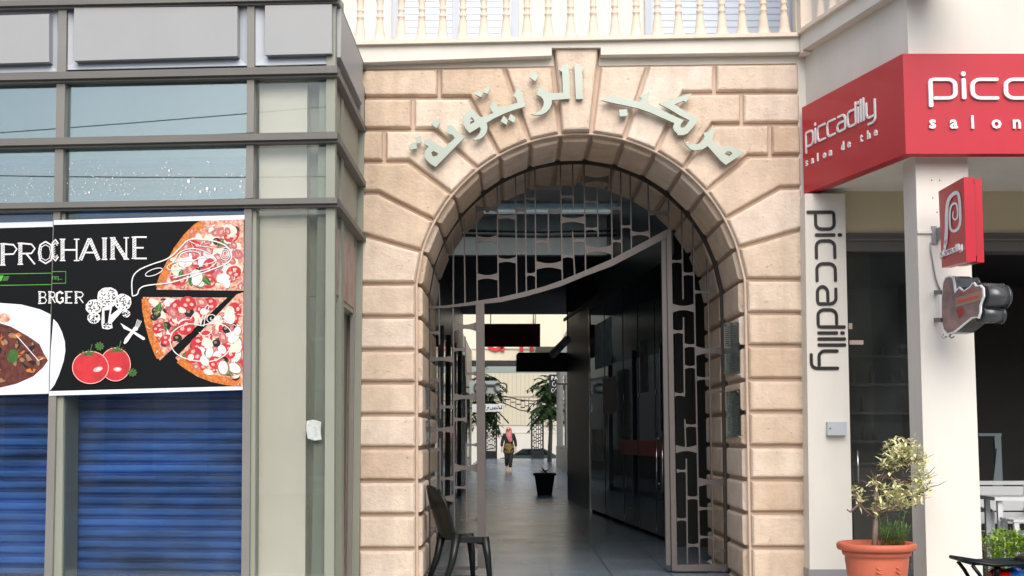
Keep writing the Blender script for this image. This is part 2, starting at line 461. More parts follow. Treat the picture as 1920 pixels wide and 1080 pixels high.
# lettering: rounded techno strokes used by the cafe's signs
GL = {
 'p': (1.0, [[(0, -.42), (0, 1), (.82, 1), (1, .82), (1, .18), (.82, 0), (.17, 0)]]),
 'i': (0.0, [[(0, 0), (0, 1)], [(0, 1.24), (0, 1.36)]]),
 'c': (1.0, [[(1, 1), (.2, 1), (0, .8), (0, .2), (.2, 0), (1, 0)]]),
 'a': (1.0, [[(.12, 1), (.8, 1), (1, .8), (1, 0), (.2, 0), (0, .18), (0, .38), (.2, .56), (.83, .56)]]),
 'd': (1.0, [[(1, 1.42), (1, 0), (.2, 0), (0, .2), (0, .8), (.2, 1), (.83, 1)]]),
 'l': (0.0, [[(0, 0), (0, 1.42)]]),
 'y': (1.0, [[(0, 1), (0, .2), (.2, 0), (.83, 0)], [(1, 1), (1, -.24), (.82, -.42), (.2, -.42)]]),
}
def techno(mb, word, to3, wf, gap, w, depth, mi=0, maxx=None):
    x = 0
    for ch in word:
        wd, paths = GL[ch]
        for path in paths:
            p = [(x + a * wf, b) for a, b in path]
            if len(p) > 3: 
                q = [p[0]]
                for i in range(1, len(p) - 1):
                    a, b, c = Vector(p[i - 1]), Vector(p[i]), Vector(p[i + 1])
                    r = min(0.13, (a - b).length / 2.2, (c - b).length / 2.2)
                    u, v = b + (a - b).normalized() * r, b + (c - b).normalized() * r
                    q += [tuple(u), tuple(b * .5 + (u + v) * .25), tuple(v)]
                q.append(p[-1]); p = q
            stroke(mb, p, w, to3, depth, mi)
        x += wd * wf + gap
    return x
def word_parts(word, to3, wf, gap, w, depth, m, parent):
    x = 0
    for ch in word:
        b = MB(); techno(b, ch, (lambda x0: (lambda a, c: to3(a + x0, c)))(x), wf, gap, w, depth)
        b.build('letter', m, parent)
        x += GL[ch][0] * wf + gap
def text_parts(word, to3, size, depth, m, parent, pitch, bold=0.0):
    for k, ch in enumerate(word):
        if ch == ' ': continue
        b = MB(); font_text(b, ch, (lambda x0: (lambda a, c: to3(a + x0, c)))(k * pitch), size, depth, bold=bold)
        b.build('letter', m, parent)
def font_text(mb, s, to3, size, depth, mi=0, pitch=None, bold=0.0):
    """built-in font, glyph by glyph, mapped through to3(x, y)"""
    x = 0.0
    for ch in s:
        adv = size * 0.3
        if ch != ' ':
            cu = bpy.data.curves.new('t', 'FONT'); cu.body = ch; cu.size = size; cu.resolution_u = 2; cu.offset = bold
            ob = bpy.data.objects.new('t', cu); COL.objects.link(ob)
            dg = bpy.context.evaluated_depsgraph_get()
            me = bpy.data.meshes.new_from_object(ob.evaluated_get(dg))
            bm = bmesh.new(); bm.from_mesh(me)
            xs = [v.co.x for v in bm.verts]
            for f in bm.faces:
                mb.face([to3(x + v.co.x, v.co.y) for v in f.verts], mi)
            for e in bm.edges:
                if len(e.link_faces) == 1:
                    a, b = e.verts
                    A, Bq = to3(x + a.co.x, a.co.y), to3(x + b.co.x, b.co.y)
                    mb.face([A, Bq, Bq + Vector(depth), A + Vector(depth)], mi)
            adv = (max(xs) if xs else 0) + size * 0.08
            bm.free(); bpy.data.objects.remove(ob); bpy.data.curves.remove(cu); bpy.data.meshes.remove(me)
        x += pitch if pitch else adv
    return x
def plane_frame(o, u, v, n):
    o, u, v = Vector(o), Vector(u).normalized(), Vector(v).normalized()
    return lambda a, b, k=0.0: o + u * a + v * b + Vector(n) * k

def leaf(mb, c, d, up, L, W, mi=0):
    d = d.normalized(); s = d.cross(up)
    if s.length < 1e-3: s = d.orthogonal()
    s.normalize(); n = s.cross(d)
    a, b = c, c + d * L
    m1, m2 = c + d * L * .45, c + d * L * .45
    i = len(mb.v)
    mb.v += [a, m1 + s * W / 2 + n * W * .18, b, m1 - s * W / 2 + n * W * .18]
    mb.f += [(i, i + 1, i + 2), (i, i + 2, i + 3)]; mb.mi += [mi, mi]; mb.sm += [False, False]
def rvec(rng=random):
    while True:
        v = Vector((rng.uniform(-1, 1), rng.uniform(-1, 1), rng.uniform(-1, 1)))
        if 0.05 < v.length < 1: return v.normalized()

# ================================================================== SETTING: ground sheets
def ground(name, lo, hi, m):
    return tag(B(lo, hi, name, m), kind='structure')
ground('earth_ground', (-600, -600, -1.5), (600, 900, -1.25), M['earth'])
ground('road', (-60, -13, -1.24), (60, 7.6, -0.14), M['asphalt'])
ground('pavement', (-60, 7.6, -1.24), (60, 12.70, 0.0), M['pavement'])
ground('far_pavement', (-60, -18, -1.24), (60, -13.0, 0.0), M['pavement'])
ground('arcade_floor', (-1.9, 12.705, -1.24), (3.9, 79.3, 0.0), M['floor'])
ground('far_road', (-60, 79.31, -1.24), (60, 97, -0.95), M['asphalt'])

# ================================================================== STONE GATEWAY
YJ = 12.66           # joint plane of the front
YG = 13.80           # plane of the iron gate
YB = 15.10           # back of the gateway wall
RAISE = 0.055
# intrados in photo measurements (front edge), left foot -> crown -> right foot, split at the stone joints
ARC_C, ARC_R = (1088, 560), 309
def arcp(px, py):      # push a measured point onto the arch circle
    d = Vector((px - ARC_C[0], py - ARC_C[1])); d.normalize()
    return (ARC_C[0] + d.x * ARC_R, ARC_C[1] + d.y * ARC_R)
Lj = [1150, 1091, 1029, 965, 902, 840, 778, 718, 657, 595]      # left pier joints (bottom to top)
Rj = [1150, 1090, 1027, 962, 899, 837, 773, 712, 649, 588]
xl = lambda y: 781.5 + (y - 533) * 0.001
xr = lambda y: 1397 + (y - 525) * 0.018
aJ1 = (781, 533); aJ2 = arcp(786, 471); aJ3 = arcp(812, 414); aJ4 = arcp(844, 363); aJ5 = arcp(893, 314)
aJ6 = arcp(934, 289); aJ7 = arcp(992, 264); aK1 = arcp(1050, 251); aK2 = arcp(1108, 251)
bJ7 = arcp(1170, 261); bJ6 = arcp(1230, 283); bJ5 = arcp(1282, 316); bJ4 = arcp(1327, 357); bJ3 = arcp(1360, 411)
bJ2 = arcp(1385, 465); bJ1 = (1396.5, 525)
edge = [(xl(y), y) for y in Lj] + [aJ1, aJ2, aJ3, aJ4, aJ5, aJ6, aJ7, aK1, aK2, bJ7, bJ6, bJ5, bJ4, bJ3, bJ2, bJ1] + [(xr(y), y) for y in reversed(Rj)]
def xz(px, py, Y=YJ):
    p = P(px, py, Y); return (p.x, p.z)
prof = [xz(*p) for p in edge]
# smooth profile: extra points on the arc between joints
fine_px = []
for a, b in zip(edge[:-1], edge[1:]):
    fine_px.append(a)
    if min(a[1], b[1]) < 532:
        for k in (1, 2, 3):
            q = (a[0] + (b[0] - a[0]) * k / 4, a[1] + (b[1] - a[1]) * k / 4)
            fine_px.append(arcp(*q) if a[1] < 530 and b[1] < 522 else q)
fine_px.append(edge[-1])
fine = [xz(*p) for p in fine_px]
XL, XR = -2.60, P(1515, 1000, YJ).x + 0.02
ZT = P(1100, 84, YJ).z
gate_way = thing('stone_gateway', (P(1088, 800, YJ).x, YJ, 0), 'pink-beige rusticated stone gateway with round arch and projecting keystone', 'gateway')
b = MB()
poly = [(fine[0][0], YJ, -0.3)] + [(x, YJ, z) for x, z in fine] + [(fine[-1][0], YJ, -0.3), (XR, YJ, -0.3), (XR, YJ, ZT), (XL, YJ, ZT), (XL, YJ, -0.3)]
b.prism(poly, (0, YB - YJ, 0))
b.build('wall', M['stone_joint'], gate_way)

rng = random.Random(3)
def block(mb, pts_px, insets=0.016, raise_=RAISE, bev=0.030):
    q = [xz(*p) for p in pts_px]
    n = len(q)
    ins = insets if isinstance(insets, list) else [insets] * n
    rings = []
    rr = raise_ * rng.uniform(0.92, 1.08)
    for extra, h in ((0, -0.004), (0.004, rr * 0.55), (bev * 0.55, rr * 0.93), (bev, rr)):
        r = poly_inset(q, [i + extra if i > 0 else 0.0 for i in ins])
        rings.append([Vector((x, YJ - h, z)) for x, z in r])
    for a, c in zip(rings[:-1], rings[1:]):
        for k in range(n):
            mb.face([a[k], a[(k + 1) % n], c[(k + 1) % n], c[k]])
    mb.prism(rings[-1], (0, 0.004, 0), back=False)
fb = MB()
LX = 655
for y0, y1 in zip(Lj[:-1], Lj[1:]): block(fb, [(LX if False else 671, y0), (xl(y0), y0), (xl(y1), y1), (671, y1)])
block(fb, [(671, 595), (xl(595), 595), aJ1, (671, 533)])
block(fb, [(671, 533), aJ1, aJ2, (672, 439)])
block(fb, [(672, 439), aJ2, aJ3, (710, 363), (672, 363)])
block(fb, [(672, 363), (710, 363), aJ3, aJ4, (766, 304), (672, 305)])
block(fb, [(721.5, 305), (766, 304), aJ4, aJ5, (815, 245), (721.5, 245)])
block(fb, [(672, 305), (721.5, 305), (721.5, 245), (672, 245)])
block(fb, [(775, 245), (815, 245), aJ5, aJ6, (880, 185), (775, 185)])
block(fb, [(672, 245), (775, 245), (775, 185), (672, 185)])
block(fb, [(824, 185), (880, 185), aJ6, aJ7, (944, 126.5), (824, 129)])
block(fb, [(672, 185), (824, 185), (824, 129), (672, 131)])
block(fb, [(944, 126.5), aJ7, aK1, (1037, 125)])
block(fb, [aK2, bJ7, (1215.5, 123), (1124, 124.5)])
block(fb, [bJ7, bJ6, (1281, 177), (1339, 176), (1339, 121.5), (1215.5, 123)])
block(fb, [(1339, 176), (1500, 175), (1498, 120), (1339, 121.5)])
block(fb, [bJ6, bJ5, (1336, 235), (1390, 234.5), (1390, 176), (1281, 177)])
block(fb, [(1390, 234.5), (1501, 234), (1500, 175), (1390, 176)])
block(fb, [bJ5, bJ4, (1402, 294), (1443, 293.5), (1443, 234.5), (1336, 235)])
block(fb, [(1443, 293.5), (1503, 293), (1501, 234), (1443, 234.5)])
block(fb, [bJ4, bJ3, (1461, 354), (1504, 353), (1503, 293), (1402, 294)])
block(fb, [bJ3, bJ2, (1506, 430), (1504, 353), (1461, 354)])
block(fb, [bJ2, bJ1, (1508, 525.5), (1506, 430)])
block(fb, [bJ1, (xr(588), 588), (1509, 588), (1508, 525.5)])
for y0, y1 in zip(Rj[:-1], Rj[1:]):
    r = lambda y: 1508 + (y - 525) * 0.0195
    block(fb, [(xr(y0), y0), (r(y0), y0), (r(y1), y1), (xr(y1), y1)])
fb.build('stone_facing', M['stone'], gate_way)
kb = MB()
block(kb, [aK1, aK2, (1126, 88), (1035, 89)], raise_=0.085, bev=0.035)
kb.build('keystone', M['stone'], gate_way)
# blocks lining the arch, in front of and behind the gate
def lining(Y0, Y1, m0, m1):
    mb = MB()
    for i in range(len(prof) - 1):
        A, C = Vector((prof[i][0], 0, prof[i][1])), Vector((prof[i + 1][0], 0, prof[i + 1][1]))
        d = (C - A); L = d.length; d.normalize()
        nrm = Vector((d.z, 0, -d.x))       # towards the opening
        def at(s, y, h): return A + d * s + nrm * h + Vector((0, y, 0))
        h = 0.05 * rng.uniform(0.9, 1.12)
        rings = []
        for e, hh in ((0.018, -0.012), (0.022, h * .6), (0.036, h * .94), (0.056, h)):
            rings.append([at(e, Y0 + m0 + e, hh), at(L - e, Y0 + m0 + e, hh), at(L - e, Y1 - m1 - e, hh), at(e, Y1 - m1 - e, hh)])
        for a, c in zip(rings[:-1], rings[1:]):
            for k in range(4): mb.face([a[k], a[(k + 1) % 4], c[(k + 1) % 4], c[k]])
        mb.face(rings[-1])
    return mb
lining(YJ, YG - 0.05, 0.05, 0.06).build('lining_blocks', M['stone'], gate_way)
lining(YG + 0.05, YB, 0.06, 0.02).build('lining_blocks', M['stone'], gate_way)
# plain band above the stones and the arris moulding along the arch
b = MB()
b.prism([P(660, 131, YJ), P(1038, 124.5, YJ), P(1038, 80, YJ), P(660, 80, YJ)], (0, -0.012, 0))
b.prism([P(1123, 124, YJ), P(1499, 119.5, YJ), P(1499, 70, YJ), P(1123, 70, YJ)], (0, -0.012, 0))
b.build('plain_band', M['white_plaster'], gate_way)
b = MB()
path = [Vector((x, YJ - 0.004, z)) for x, z in fine]
b.tube(path, 0.014, 6)
b.build('arris_moulding', M['stone_joint'], gate_way)

# ---------------------------------------------------------------- metal lettering over the arch
YL = 12.515
def letters(name, label, pieces, base):
    t = thing(name, P(*base, YL + 0.03), label, 'sign lettering')
    for outer, holes in pieces:
        m = MB()
        m.prism([P(*p, YL) for p in outer], (0, 0.035, 0), holes=[[P(*p, YL) for p in h] for h in holes])
        c = sum(m.v, Vector()) / len(m.v)
        o = m.build('letter', M['letter'], t)
        s = MB()                      # stud that fixes the piece to the stone
        q = P(*outer[0], YL + 0.03) * .4 + P(*outer[1], YL + 0.03) * .3 + P(*outer[2], YL + .03) * .3
        s.tube([q, q + Vector((0, 0.09, 0))], 0.006, 6)
        s.build('fixing_stud', M['steel'], o)
    return t
Z2 = lambda L: [(860 + x / 4.5, 60 + y / 4.5) for x, y in L]
Z1 = lambda L: [(660 + x / 4.5, 60 + y / 4.5) for x, y in L]
Z3 = lambda L: [(1100 + x / 4.5, 60 + y / 4.5) for x, y in L]
word_one = [
 (Z2([(975, 268), (1005, 276), (1024, 290), (1056, 308), (1042, 335), (1050, 565), (990, 565)]), []),
 (Z2([(895, 266), (928, 285), (935, 420), (940, 562), (786, 574), (786, 605), (770, 642), (740, 676), (700, 697), (650, 701), (608, 693), (650, 684), (690, 660), (714, 625), (719, 590), (708, 560), (685, 540), (658, 530), (668, 500), (664, 476), (690, 470), (720, 482), (748, 497), (765, 516), (882, 512), (872, 335), (848, 320), (880, 285)]), []),
 (Z2([(640, 330), (678, 368), (645, 414), (595, 382)]), []),
 (Z2([(500, 470), (525, 500), (545, 560), (566, 628), (470, 655), (380, 690), (300, 727), (235, 765), (243, 800), (240, 835), (220, 872), (190, 897), (150, 911), (118, 906), (150, 885), (178, 850), (187, 820), (178, 800), (93, 852), (60, 815), (40, 782), (36, 757), (46, 740), (38, 715), (65, 680), (108, 640), (140, 680), (190, 718), (240, 705), (292, 682), (262, 640), (275, 612), (290, 582), (318, 598), (330, 640), (390, 632), (495, 595), (485, 555), (458, 540), (475, 510)]), [Z2([(108, 715), (135, 748), (130, 762), (95, 776), (100, 756), (122, 748), (97, 735)])]),
 (Z2([(165, 490), (206, 516), (190, 550), (136, 525)]), []),
 (Z2([(222, 460), (267, 480), (245, 521), (208, 510)]), []),
 (Z2([(380, 706), (416, 745), (404, 783), (354, 753)]), []),
 (Z2([(437, 690), (484, 725), (465, 766), (419, 738)]), []),
 ([(844.5, 233), (852, 238), (858, 247), (871, 257.5), (849, 280), (816.7, 313), (807, 307), (799, 299), (795.5, 292), (797, 283), (804, 274), (794.5, 270.5), (796, 261), (804, 260), (813, 265), (824, 273), (832, 277), (853, 259), (849, 253), (839.5, 250), (838.5, 235)], [[(808.5, 286), (813, 282.5), (822, 288), (819, 292), (812, 294)]]),
 ([(817, 221), (825.5, 230), (818, 240), (808.5, 232)], []),
 (Z1([(530, 890), (580, 880), (592, 930), (545, 942)]), []),
 (Z1([(487, 945), (536, 932), (550, 980), (500, 993)]), []),
]
word_two = [
 (Z3([(122, 575), (245, 518), (247, 548), (330, 565), (400, 578), (460, 590), (465, 562), (448, 545), (490, 525), (533, 500), (512, 605), (600, 640), (700, 690), (820, 745), (798, 772), (790, 798), (810, 810), (835, 795), (868, 745), (780, 700), (690, 645), (610, 605), (720, 565), (890, 515), (838, 592), (818, 580), (742, 610), (800, 650), (946, 730), (892, 810), (852, 855), (815, 870), (768, 868), (760, 850), (738, 832), (728, 800), (740, 768), (640, 725), (540, 680), (440, 645), (330, 620), (230, 600)]), []),
 (Z3([(272, 655), (340, 650), (347, 705), (280, 713)]), []),
 ([(1281, 262.7), (1289, 270), (1300, 271), (1311, 269), (1318.5, 262), (1321, 255.5), (1319, 249), (1327, 247), (1333, 241), (1336.5, 234), (1338.5, 242), (1338, 252), (1335.5, 261), (1350, 278), (1356.7, 274), (1368, 274), (1383, 279), (1395.5, 286), (1361, 309), (1351, 301), (1327, 274), (1317, 280), (1303, 282), (1295, 280), (1287, 272)], [[(1358.5, 288.5), (1363, 284), (1369, 284), (1373.5, 288), (1367, 293)]]),
]
letters('metal_lettering', 'brushed metal Arabic word left of the keystone, with many square dots', word_one, (940, 280))
letters('metal_lettering', 'brushed metal Arabic word right of the keystone, three pieces', word_two, (1250, 270))

# ---------------------------------------------------------------- iron gate inside the arch
gate = thing('iron_gate', P(1088, 1066, YG), 'grey iron gate screen of thin bars and waisted plates filling the arch', 'gate')
mb = MB()                                            # band following the arch
inner = []
for (px, py) in fine_px:
    p = P(px, py, YJ); inner.append(Vector((p.x, YG, p.z)))
cx = sum(p.x for p in inner) / len(inner)
def shrink(p, d):
    zc = P(1088, 560, YJ).z
    if p.z > zc:
        v = Vector((p.x - P(1088, 560, YJ).x, 0, p.z - zc)); v = v.normalized()
        return p - v * d
    return p - Vector((math.copysign(d, p.x - cx), 0, 0))
band = [p for p in inner if p.z > 0.0]
rows = []
for d0, d1 in ((0.015, 0.055),):
    o_ = [shrink(p, d0) for p in band]; i_ = [shrink(p, d1) for p in band]
    for k in range(len(band) - 1):
        mb.prism([o_[k], o_[k + 1], i_[k + 1], i_[k]], (0, 0.06, 0))
mb.build('arch_band', M['gate_frame'], gate)
def gq(name, pts, depth=0.03, y=YG, m='gate'):
    m_ = MB(); m_.prism([P(px, py, y) for px, py in pts], (0, depth, 0)); return m_.build(name, M[m], gate)
# swooping rail
up = [(802, 574), (835, 573), (868, 568.5), (894, 564), (940, 557), (985, 546.5), (1020, 537), (1053, 525.5), (1096, 507.5), (1146, 486), (1182, 467), (1216, 449), (1250, 430)]
lo = [(802, 579), (835, 577.5), (868, 574), (894, 571), (940, 566), (985, 556), (1020, 546), (1053, 536), (1096, 518), (1146, 499.5), (1182, 481), (1216, 463), (1250, 446)]
gq('swoop_rail', up + lo[::-1], 0.06, YG - 0.015)
gq('post', [(892, 570), (908, 567), (911.5, 1066), (895.5, 1066)], 0.08, YG - 0.03)
gq('post', [(1240, 449), (1248.5, 445), (1258, 1060), (1249, 1060)], 0.07, YG + 0.0)
gq('post', [(1249.5, 432), (1258.5, 428), (1270, 1069), (1260, 1069)], 0.08, YG - 0.03)
gq('side_stile', [(1362, 690), (1366.5, 690), (1369.5, 1070), (1364, 1070)], 0.08, YG - 0.03, 'gate_frame')
gq('side_stile', [(799, 600), (802, 600), (801, 1068), (797.5, 1068)], 0.08, YG - 0.03)
gq('bottom_rail', [(1261, 1059), (1367, 1058), (1367, 1070), (1261, 1071)], 0.07, YG - 0.02)
gq('bottom_rail', [(799, 1064), (895, 1063), (895, 1069), (799, 1070)], 0.07, YG - 0.02)
def arch_y(px):
    d = (ARC_R - 47) ** 2 - (px - 1084) ** 2
    return 562 - math.sqrt(d) if d > 0 else 562
def rail_y(px):
    for (a, ya), (b2, yb) in zip(up[:-1], up[1:]):
        if a <= px <= b2: return ya + (yb - ya) * (px - a) / (b2 - a)
    return 570
BW = 1.25
def gbar(x0, y0, x1, y1): gq('bar', [(x0 - BW, y0), (x0 + BW, y0), (x1 + BW, y1), (x1 - BW, y1)], 0.035)
for xt, xb in ((823, 824.5), (850, 850), (870, 872), (893, 895), (932, 934.5), (966.5, 969), (984.5, 987), (1003, 1005), (1050.5, 1054.5), (1095, 1098), (1145.5, 1148), (1163.5, 1166), (1181.5, 1184), (1215, 1218)):
    gbar(xt, arch_y(xt) + 1, xb, rail_y(min(xb, 1249)) + 1)
gbar(1028, 391, 1028.5, 476); gbar(1073.5, 434, 1078, 524); gbar(1073.5, arch_y(1073) + 1, 1075, 392); gbar(1119.5, 360, 1121.5, 444)
gbar(1254, arch_y(1254), 1254, 432)
gbar(1278, arch_y(1278), 1281, 561); gbar(1281.5, 595, 1283.5, 740); gbar(1284, 786, 1286, 842); gbar(1287, 860, 1289, 1058)
gbar(1299, arch_y(1299), 1312, 1059); gbar(1326, 485, 1338, 1059)
gbar(823.5, 578, 824, 646); gbar(824, 688, 825.5, 785); gbar(825, 822, 825.5, 990); gbar(849.7, 577, 852.5, 1064); gbar(872, 631, 874, 700); gbar(873.5, 745, 874.5, 792); gbar(874, 830, 874.8, 1000)
plates = [(894, 931, 441, 456), (894, 933, 512, 526), (933, 967, 482, 494), (967, 985, 470, 477.5), (985, 1003.6, 510, 519), (1003.6, 1028, 448, 458), (1004, 1054, 489, 506), (1054, 1075.5, 475.5, 485), (1075, 1096.5, 446, 456), (1003.6, 1051, 346, 358), (983.5, 1003.6, 369, 376), (1051, 1075, 365, 373), (1028, 1051, 391, 401), (967, 984.5, 389, 398), (933, 967, 401, 412), (893.5, 932, 386, 397), (1051, 1095.5, 405, 420), (1096, 1120, 425, 433), (1097, 1147, 459, 477), (1147, 1164.5, 448, 456), (1164.5, 1182, 421, 429), (1182, 1216.5, 432, 444), (1096, 1119.5, 376, 381), (1146, 1163.5, 386, 395), (1216, 1254, 393, 405), (1259, 1279, 486, 494), (1279, 1300, 458, 466), (1280, 1301, 509, 518), (1302, 1328, 543, 552), (1097, 1141, 329, 343), (1261, 1302, 569, 586), (1262, 1282, 617, 627), (1283, 1305, 643, 653), (1305, 1357, 649, 667), (1284, 1305, 684, 692), (1307, 1331, 705, 714), (1265, 1284, 735, 744), (1285, 1307, 794, 802), (1333, 1359, 730, 738), (1267, 1307.5, 834, 850), (1269, 1288, 879, 887), (1309, 1362, 895, 913), (1288, 1309, 929, 938), (1310, 1336, 949, 958), (1269, 1288, 970, 978), (1336, 1363, 971, 979), (1311, 1336, 1003, 1011), (1289, 1311, 1018, 1027), (1337, 1363, 1028, 1037),
 (801, 823.5, 619, 629), (851, 893, 604, 621), (802, 850, 666, 680), (803, 824, 707.5, 717), (850, 872.5, 651, 660), (872.5, 893, 696, 705), (850, 894, 737, 752), (825, 851, 758, 768), (851, 874, 781, 792), (801, 851, 798, 813), (874, 895, 830, 838), (800, 825.5, 838, 847), (852, 895, 869, 886), (825, 851.5, 892, 902), (852, 874.5, 910, 918), (801, 851.5, 927, 942), (801, 825.5, 986, 995), (874.8, 895, 971, 980), (852, 895, 1013, 1028)]
for x0, x1, y0, y1 in plates:
    n = 6; wa = min(0.28 * (y1 - y0), 0.09 * (x1 - x0) + 1)
    top = [(x0 + (x1 - x0) * k / n, y0 + wa * math.sin(math.pi * k / n)) for k in range(n + 1)]
    bot = [(x1 - (x1 - x0) * k / n, y1 - wa * math.sin(math.pi * k / n)) for k in range(n + 1)]
    gq('plate', top + bot, 0.022, YG + 0.004)

# name plates on stand-offs along the arch reveals
def name_plate(label, X, pts):
    q = [PX(px, py, X) for px, py in pts]
    t = thing('name_plate', (q[3] + q[2]) / 2, label, 'name plate', 'acrylic plates on the arch reveals')
    m = MB(); m.prism(q, (0.012 if X > 0 else -0.012, 0, 0)); m.build('plate', M['acrylic'], t)
    s = -1 if X > 0 else 1
    u, v = (q[1] - q[0]), (q[3] - q[0])
    m = MB()
    for k in range(22):
        if k in (10, 11): continue
        for a0, a1 in ((.10, .46), (.56, .92)):
            b0 = .07 + k * .04
            r_ = rng.uniform(.7, 1)
            pts3 = [q[0] + u * a0 + v * b0, q[0] + u * (a0 + (a1 - a0) * r_) + v * b0, q[0] + u * (a0 + (a1 - a0) * r_) + v * (b0 + .014), q[0] + u * a0 + v * (b0 + .014)]
            m.face([p + Vector((s * 0.002, 0, 0)) for p in pts3])
    m.build('text_lines', M['plate_text'], t)
    for a, c in ((.06, .04), (.94, .04), (.06, .96), (.94, .96)):
        p = q[0] + u * a + v * c
        m = MB(); m.tube([p + Vector((s * 0.012, 0, 0)), p + Vector((-s * 0.07, 0, 0))], 0.011, 8); m.build('standoff', M['steel'], t)
xr_ = 2.16
name_plate('greenish acrylic name plate on right reveal, upper of the two', xr_, [(1357.5, 606), (1383, 604), (1384.5, 696), (1358.5, 703)])
name_plate('greenish acrylic name plate on right reveal, lower of the two', xr_, [(1361, 735), (1385.5, 730), (1387, 815), (1362.5, 822)])
name_plate('clear acrylic plate seen edge-on at left reveal, higher one', -0.845, [(803.8, 728), (798.5, 727), (798.5, 767), (803.8, 766)])
name_plate('clear acrylic plate seen edge-on at left reveal, lower one', -0.845, [(804.3, 788), (799, 789), (799, 828), (804.3, 827)])

# ---------------------------------------------------------------- balcony above the gateway
YC = 12.53
balu = thing('balcony', (P(1088, 100, YC).x, YC, P(1088, 100, YC).z), 'white balcony ledge with turned stone balusters above the arch', 'balcony')
b = MB()
def ledge_seg(pts, depth, mi=0): b.prism([P(px, py, YC) for px, py in pts], (0, depth, 0), mi)
ledge_seg([(600, 84.5), (1499, 66.5), (1499, 97), (1126.5, 102.5), (1126.5, 89), (1034.5, 89.5), (1034.5, 104), (600, 120)], 2.2)
b.build('ledge', M['white_plaster'], balu)
b = MB()
b.prism([P(600, 77, YC - .05), P(1499, 60.5, YC - .05), P(1499, 67, YC - .05), P(600, 84.5, YC - .05)], (0, 0.42, 0))
b.build('coping', M['coping'], balu)
bx = [675, 712, 752, 790.6, 830, 868, 907, 949, 988, 1028, 1070, 1112.5, 1153, 1193, 1233, 1272.6, 1313, 1354, 1392, 1432, 1471]
prof_b = [(.064, -.01), (.066, .03), (.063, .055), (.054, .062), (.056, .07), (.052, .076), (.049, .10), (.043, .16), (.035, .22), (.031, .262), (.037, .268), (.037, .282), (.030, .288), (.029, .33), (.035, .337), (.035, .35), (.029, .356), (.034, .42), (.042, .47), (.052, .53), (.060, .57), (.060, .62)]
YBAL = YC + 0.10
def coping_z(px): return P(px, 77 - (px - 600) * 16.5 / 899, YC - .05).z
for px in bx:
    py = 77 - (px - 600) * 16.5 / 899
    p = P(px, py, YBAL)
    m = MB(); m.lathe(prof_b, (p.x, YBAL, coping_z(px) - 0.005), 18); m.build('baluster', M['baluster'], balu)
pz = coping_z(1485)
B((P(620, 70, YC).x, YC - .03, coping_z(640) + .61), (P(1500, 70, YC).x, YC + .24, coping_z(640) + .75), 'top_rail', M['coping'], balu)
p = P(1514, 60, YC); B((P(1499.5, 60, YC).x, YC - .06, pz - .2), (P(1531, 60, YC).x, YC + .30, pz + .64), 'corner_post', M['coping'], balu)

# ================================================================== LEFT BUILDING: grey aluminium shopfront
SL = 0.09
def LPt(px, py, off=0.0):
    d = ray(px, py)
    t = (10.5 + off - SL * 1.37) / (d.y + SL * d.x)
    return ORG + d * t
LN = Vector((SL, 1, 0)).normalized()          # into the building
LU = Vector((1, -SL, 0)).normalized()
shop = thing('grey_shop_building', (-3.2, 10.7, 0), 'grey aluminium and glass shopfront building with blue roller shutters', 'building')
def lpr(name, pts, off, depth, m):
    b = MB(); b.prism([LPt(px, py, off) for px, py in pts], LN * depth); return b.build(name, M[m], shop)
# horizontal ledges with pointed section, turning the corner
def ledge(yl0, yl1, yr0, yr1, thick=None):
    b = MB()
    A0, A1 = LPt(-420, yl0 + (yl0 - yr0) * .667, -.03), LPt(632, yr0, -.03)
    A2, A3 = LPt(-420, yl1 + (yl1 - yr1) * .667, -.03), LPt(632, yr1, -.03)
    b.prism([A0, A1, A3, A2], LN * 0.13)
    # soffit lip below, set back
    s = Vector((0, 0, -0.02))
    b.prism([A2 + LN * .035, A3 + LN * .035, A3 + LN * .035 + s, A2 + LN * .035 + s], LN * .09)
    zt, zb = A1.z, A3.z
    x = A1.x
    b.prism([(x, A1.y + .004, zt), (x, 12.655, zt), (x, 12.655, zb), (x, A1.y + .004, zb)], (-0.085, 0, 0))
    b.build('ledge', M['alu_dark'], shop)
ledge(0, 11, -9, -1.5); ledge(137, 150, 122.5, 136); ledge(260, 273, 246.5, 259.5); ledge(380.5, 391, 370, 380.5)
for yy0, yy1 in ((14, 136), (152, 259), (275, 380)):
    pass
# upright mullions
lpr('mullion', [(106, 150), (122, 149), (120, 260), (104, 262)], .03, .12, 'alu'); lpr('mullion', [(103, 273), (119, 272), (117, 380), (101, 382)], .03, .12, 'alu')
lpr('mullion', [(109, 12), (125, 11), (123.5, 136), (107, 138)], .03, .12, 'alu')
lpr('mullion', [(100, 391), (113, 391), (97, 1110), (82, 1110)], .03, .12, 'alu')
lpr('mullion', [(113.5, 391), (122.5, 391), (115, 1110), (98, 1110)], .06, .3, 'alu_green')
lpr('mullion', [(463.5, 8), (477, 8), (477, 128), (463.5, 130)], .03, .12, 'alu'); lpr('mullion', [(463, 140), (476.5, 140), (475.5, 248), (462, 249)], .03, .12, 'alu')
lpr('mullion', [(462, 262), (475.5, 262), (474.5, 371), (460, 372)], .03, .12, 'alu'); lpr('mullion', [(457.5, 383), (472, 383), (467, 1110), (452, 1110)], .03, .12, 'alu')
lpr('mullion', [(472.3, 383), (480.5, 383), (477, 1110), (467.3, 1110)], .06, .12, 'alu_green')
lpr('corner_mullion', [(612.5, -4), (629, -4), (626, 1110), (608, 1110)], .05, .06, 'alu_green')
